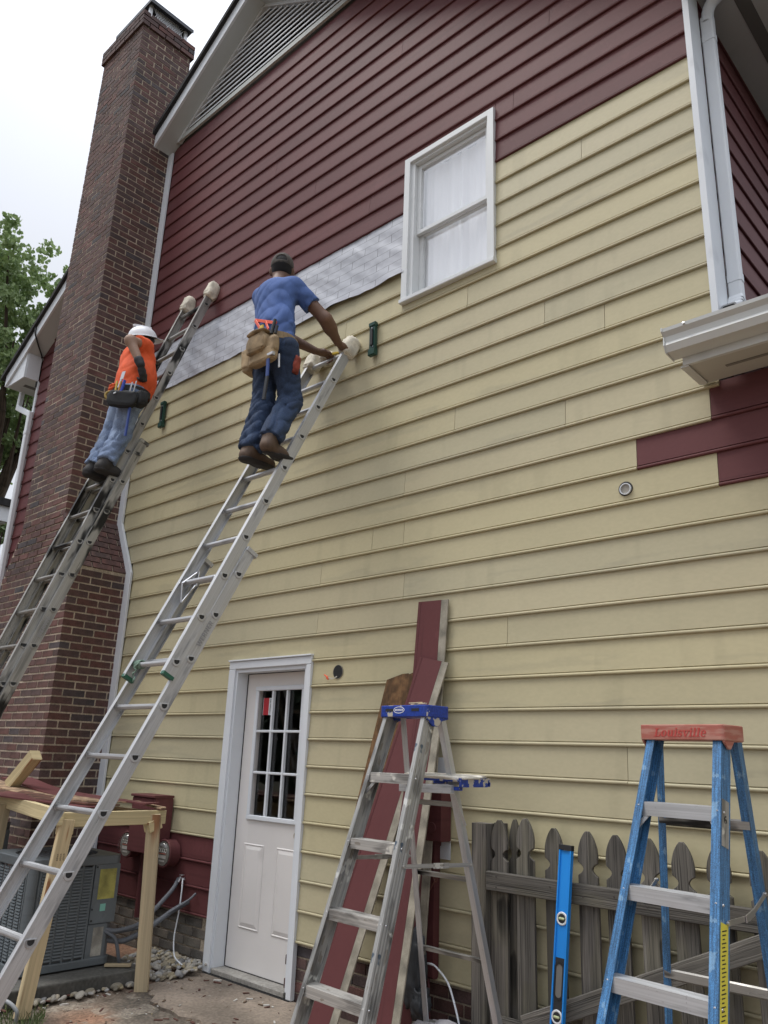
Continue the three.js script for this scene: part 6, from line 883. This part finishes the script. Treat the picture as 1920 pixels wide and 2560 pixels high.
  single('utility_knife', 'small yellow and black knife in the hand of the worker in blue', 'knife', [-4.07, 4.45, 0.14], [beam(V(-4.11, 4.455, 0.16), V(-4.03, 4.455, 0.13), 0.016, 0.02, 0.003)], std([0.65, 0.45, 0.03], { roughness: 0.5 }));
}
{ // -------- worker in orange on the far ladder
  const J = { hd: [-6.235, 5.11, 0.6], nk: [-6.15, 4.97, 0.655], ch: [-6.06, 4.79, 0.705], wa: [-6.0, 4.6, 0.735], pe: [-5.985, 4.45, 0.77], sR: [-5.955, 4.925, 0.73], eR: [-5.872, 4.872, 0.9], wR: [-5.775, 4.64, 0.825], sL: [-6.27, 4.96, 0.6], eL: [-6.34, 4.78, 0.5], wL: [-6.27, 4.7, 0.52],
    hR: [-5.91, 4.41, 0.79], kR: [-6.035, 4.07, 0.775], aR: [-5.985, 3.765, 0.905], hL: [-6.08, 4.42, 0.775], kL: [-6.205, 4.085, 0.785], aL: [-6.17, 3.765, 0.91] }, Z = unit3([0.25, 0, 1]);
  const Pn = thing('person', 'worker in an orange t-shirt and white hard hat standing on the far ladder', 'person', [-6.05, 3.68, 0.85], 'workers on ladders');
  const skin = bones([bone(J.pe, J.wa, 0.12, 0.125, { f: [...Z, 1.15] }), bone(J.wa, J.ch, 0.125, 0.14, { f: [...Z, 1.25] }), bone(J.sL, J.sR, 0.055, 0.055, { k: 0.06 }), bone(J.ch, J.nk, 0.1, 0.06, { k: 0.05 }), bone(J.nk, mix(J.nk, J.hd, 0.6), 0.056, 0.056), bone(J.hL, J.kL, 0.075, 0.055), bone(J.kL, J.aL, 0.055, 0.04), bone(J.hR, J.kR, 0.075, 0.055), bone(J.kR, J.aR, 0.055, 0.04), bone(J.sR, J.eR, 0.052, 0.045), bone(J.eR, J.wR, 0.045, 0.032), bone(J.sL, J.eL, 0.052, 0.043), bone(J.eL, J.wL, 0.043, 0.03),
    bone([J.hd[0], J.hd[1] + 0.02, J.hd[2] + 0.01], [J.hd[0], J.hd[1] + 0.01, J.hd[2] - 0.02], 0.088, 0.084, { f: [1, 0, 0, 1.14], k: 0.03 }), bone([J.hd[0], J.hd[1] - 0.045, J.hd[2] - 0.02], [J.hd[0] + 0.005, J.hd[1] - 0.075, J.hd[2] - 0.055], 0.06, 0.042, { k: 0.04 }), bone([J.hd[0], J.hd[1] + 0.005, J.hd[2] - 0.1], [J.hd[0], J.hd[1] - 0.025, J.hd[2] - 0.112], 0.008, 0.015, { k: 0.015 }), bone([J.hd[0] - 0.02, J.hd[1] - 0.058, J.hd[2] - 0.092], [J.hd[0] + 0.02, J.hd[1] - 0.058, J.hd[2] - 0.092], 0.009, 0.009, { k: 0.01 }), ...[-1, 1].map((s) => bone([J.hd[0] + s * 0.08, J.hd[1], J.hd[2] + 0.01], [J.hd[0] + s * 0.083, J.hd[1] - 0.045, J.hd[2]], 0.016, 0.01, { k: 0.008, f: [1, 0, 0, 1.7] }))], 0.035);
  part(Pn, 'body', surfaceNet(skin, ...span(Object.values(J), 0.16), 0.0115), std([0.36, 0.225, 0.155], { map: T.cotton, roughness: 0.6 }));
  const slv = (s, e, t) => { const c = mix(s, e, t), n = unit3(sub3(e, s)); return bone(s, mix(s, e, t + 0.2), 0.074, 0.07, { cut: [[c, n]], k: 0.05 }); }, fo = folds(0.0045, 0.7);
  const shirt = bones([bone([J.pe[0], 4.42, J.pe[2]], J.wa, 0.152, 0.16, { f: [...Z, 1.08] }), bone(J.wa, J.ch, 0.16, 0.166, { f: [...Z, 1.2], k: 0.06 }), bone([J.wa[0] - 0.02, J.wa[1] + 0.03, J.wa[2] - 0.07], [J.wa[0] - 0.02, J.wa[1] - 0.07, J.wa[2] - 0.06], 0.115, 0.11, { k: 0.08 }), bone(mix(J.sL, J.ch, 0.12), mix(J.sR, J.ch, 0.12), 0.076, 0.076, { k: 0.07 }), bone(mix(J.ch, J.nk, 0.4), mix(J.ch, J.nk, 0.85), 0.12, 0.07, { k: 0.06 }), slv(J.sR, J.eR, 0.42), slv(J.sL, J.eL, 0.6)], 0.05);
  part(Pn, 't_shirt', surfaceNet((x, y, z) => Math.max(shirt(x, y, z) + fo(x, y, z), 4.39 - y + 0.15 * (z - 0.77), y - 4.975), ...span([J.sL, J.sR, J.pe, J.wa, J.nk, J.eR], 0.21), 0.0095), std([0.82, 0.115, 0.028], { map: T.cotton, roughness: 0.85 }));
  const fj = folds(0.0075, 1), cutA = (k, a) => { const n = unit3(sub3(a, k)); return [[[a[0], a[1] + 0.012, a[2]], n]]; };
  const jeans = bones([bone([J.pe[0], J.pe[1] - 0.03, J.pe[2]], [J.pe[0], J.pe[1] - 0.01, J.pe[2]], 0.158, 0.156, { f: [...Z, 1.15] }), bone(J.hL, J.kL, 0.102, 0.08), bone(J.kL, J.aL, 0.08, 0.076, { cut: cutA(J.kL, J.aL) }), bone(J.hR, J.kR, 0.102, 0.08), bone(J.kR, J.aR, 0.08, 0.076, { cut: cutA(J.kR, J.aR) })], 0.03);
  part(Pn, 'jeans', surfaceNet((x, y, z) => Math.max(jeans(x, y, z) + fj(x, y, z) * (0.3 + 0.7 * sstep(4.3, 3.95, y)), y - 4.48), ...span([J.pe, J.hL, J.kL, J.aL, J.kR, J.aR], 0.19), 0.0095), std([0.27, 0.36, 0.55], { map: T.denimPaint, roughness: 0.9 }));
  const bk = std([0.035, 0.033, 0.035], { map: T.rough, roughness: 0.8 });
  for (const [an, heel, toe] of [[J.aR, [-5.98, 3.715, 0.945], [-6.02, 3.715, 0.745]], [J.aL, [-6.17, 3.715, 0.95], [-6.2, 3.71, 0.75]]]) { const b = bones(boot(an, heel, toe, 0.048), 0.03), dn = [0, -1, 0]; part(Pn, 'boot', surfaceNet((x, y, z) => Math.max(b(x, y, z), -(y - (heel[1] + toe[1]) / 2) - 0.03), ...span([an, heel, toe], 0.13), 0.008), bk); sole(Pn, b, heel, toe, Pn, soleDark, dn); }
  const gl = bones(hand(J.wR, mix(J.wR, [-5.8, 4.545, 0.77], 0.62), unit3([-0.3, 0.2, -1]), unit3([-0.15, -1, -0.55]), unit3([-1, 0.2, 0.3]), 0.0125, 0.75), 0.014), gp = mix(J.wR, [-5.8, 4.545, 0.77], 0.62), cuff = bones([bone(J.wR, mix(J.wR, J.eR, 0.18), 0.037, 0.041)]);
  part(Pn, 'glove', surfaceNet((x, y, z) => Math.min(gl(x, y, z), cuff(x, y, z)), ...span([J.wR, gp, mix(J.wR, J.eR, 0.2)], 0.12), 0.0055), std([0.022, 0.022, 0.025], { roughness: 0.7 }));
  const gp2 = [-6.24, 4.63, 0.54]; part(Pn, 'glove', surfaceNet(bones(hand(J.wL, gp2, [1, 0, 0], unit3([0.2, -1, -0.2]), unit3([0, 0, -1]), 0.0125), 0.014), ...span([J.wL, gp2], 0.12), 0.007), std([0.022, 0.022, 0.025], { roughness: 0.7 }));
  // hard hat
  const hx = J.hd[0], hy = J.hd[1] + 0.045, hz = J.hd[2], hat = std([0.8, 0.81, 0.84], { roughness: 0.3 }), tilt = (g) => g.rotateX(0.22).rotateZ(-0.1).translate(hx, hy, hz), pr = []; for (let i = 0; i <= 14; i++) { const a = (i / 14) * Math.PI / 2; pr.push(new THREE.Vector2(0.128 * Math.cos(a) + (i === 0 ? 0.0 : 0), 0.115 * Math.sin(a))); }
  part(Pn, 'hard_hat', [tilt(plain(new THREE.LatheGeometry([new THREE.Vector2(0.15, -0.012), new THREE.Vector2(0.152, -0.008), new THREE.Vector2(0.132, 0.0), ...pr], 36).scale(0.92, 1, 1.06))), tilt(box(-0.012, 0.012, 0.1, 0.12, -0.09, 0.09, 0.005)), tilt(triUV(lumpy(0.18, 0.012, 0.12, 78, 0.01).translate(0, -0.006, -0.14)))], hat);
  part(Pn, 'hat_band', tilt(triUV(new THREE.TorusGeometry(0.098, 0.011, 6, 30).rotateX(Math.PI / 2).scale(0.9, 1.6, 1.05).translate(0, -0.02, 0))), M.dark);
  part(Pn, 'safety_strap', tube([V(hx + 0.09, hy - 0.02, hz - 0.05), V(hx + 0.05, hy - 0.1, hz - 0.1), V(hx + 0.03, hy - 0.14, hz - 0.09)], 0.004, 5), M.dark);
  // tool apron
  const tb = sub(Pn, 'tool_apron', [-5.9, 4.35, 0.9]), apron = std([0.016, 0.017, 0.02], { map: T.rough, roughness: 0.75 }); { const pts = []; for (let i = 0; i <= 28; i++) { const a = (i / 28) * Math.PI * 2; pts.push(V(J.pe[0] + 0.176 * Math.cos(a), 4.43, J.pe[2] + 0.16 * Math.sin(a))); } part(tb, 'belt', pts.slice(0, -1).map((p, i) => beam(p, pts[i + 1], 0.008, 0.05, 0.001)), apron); }
  part(tb, 'pouch', lumpy(0.27, 0.15, 0.075, 821, 0.08, 0.5).rotateY(0.55).rotateZ(-0.12).translate(-5.855, 4.31, 0.905), apron); part(tb, 'pouch', lumpy(0.12, 0.14, 0.1, 822, 0.08, 0.5).translate(-5.78, 4.33, 0.78), apron); part(tb, 'pouch_label', box(-5.9, -5.86, 4.345, 4.355, 0.966, 0.972).rotateY(0), M.white);
  part(tb, 'scraper', [cyl(V(-5.905, 4.42, 0.93), V(-5.89, 4.5, 0.92), 0.011, 0.01, 8), beam(V(-5.89, 4.5, 0.92), V(-5.875, 4.57, 0.915), 0.003, 0.06, 0.001, X1)], M.steel); part(tb, 'knife_yellow', [beam(V(-5.945, 4.4, 0.93), V(-5.955, 4.5, 0.925), 0.012, 0.024, 0.003, X1)], std([0.5, 0.33, 0.04], { roughness: 0.4 })); part(tb, 'screwdriver_blue', [cyl(V(-5.845, 4.36, 0.93), V(-5.83, 4.47, 0.92), 0.014, 0.014, 8)], std([0.02, 0.05, 0.35], { roughness: 0.4 })); part(tb, 'screwdriver_amber', [cyl(V(-5.868, 4.37, 0.94), V(-5.86, 4.46, 0.935), 0.011, 0.01, 8)], std([0.5, 0.22, 0.03], { roughness: 0.4 })); part(tb, 'pliers', [beam(V(-5.8, 4.36, 0.88), V(-5.79, 4.46, 0.87), 0.008, 0.02, 0.002, X1), beam(V(-5.775, 4.36, 0.86), V(-5.76, 4.47, 0.85), 0.008, 0.016, 0.002, X1)], M.steel);
  part(tb, 'cord_bundle', triUV(new THREE.TorusGeometry(0.035, 0.011, 7, 18).rotateY(0.9).translate(-5.98, 4.36, 0.96)), std([0.35, 0.24, 0.06], { roughness: 0.7 })); part(tb, 'hammer', [beam(V(-5.79, 4.28, 0.86), V(-5.86, 4.0, 0.83), 0.016, 0.03, 0.004, X1)], std([0.03, 0.07, 0.3], { roughness: 0.4 })); part(tb, 'hammer_head', [cyl(V(-5.83, 4.29, 0.9), V(-5.75, 4.28, 0.83), 0.016, 0.016, 12)], M.steel); part(tb, 'tuck', lumpy(0.14, 0.07, 0.12, 823, 0.2).translate(-6.02, 4.46, 0.89), std([0.82, 0.115, 0.028], { map: T.cotton, roughness: 0.85 }), 'bunched hem of the orange shirt');
}
// ---------------------------------------------------------------- shadows on, draw
scene.traverse((o) => { if (o.isMesh) { o.castShadow = true; o.receiveShadow = true; } });
renderer.render(scene, camera);
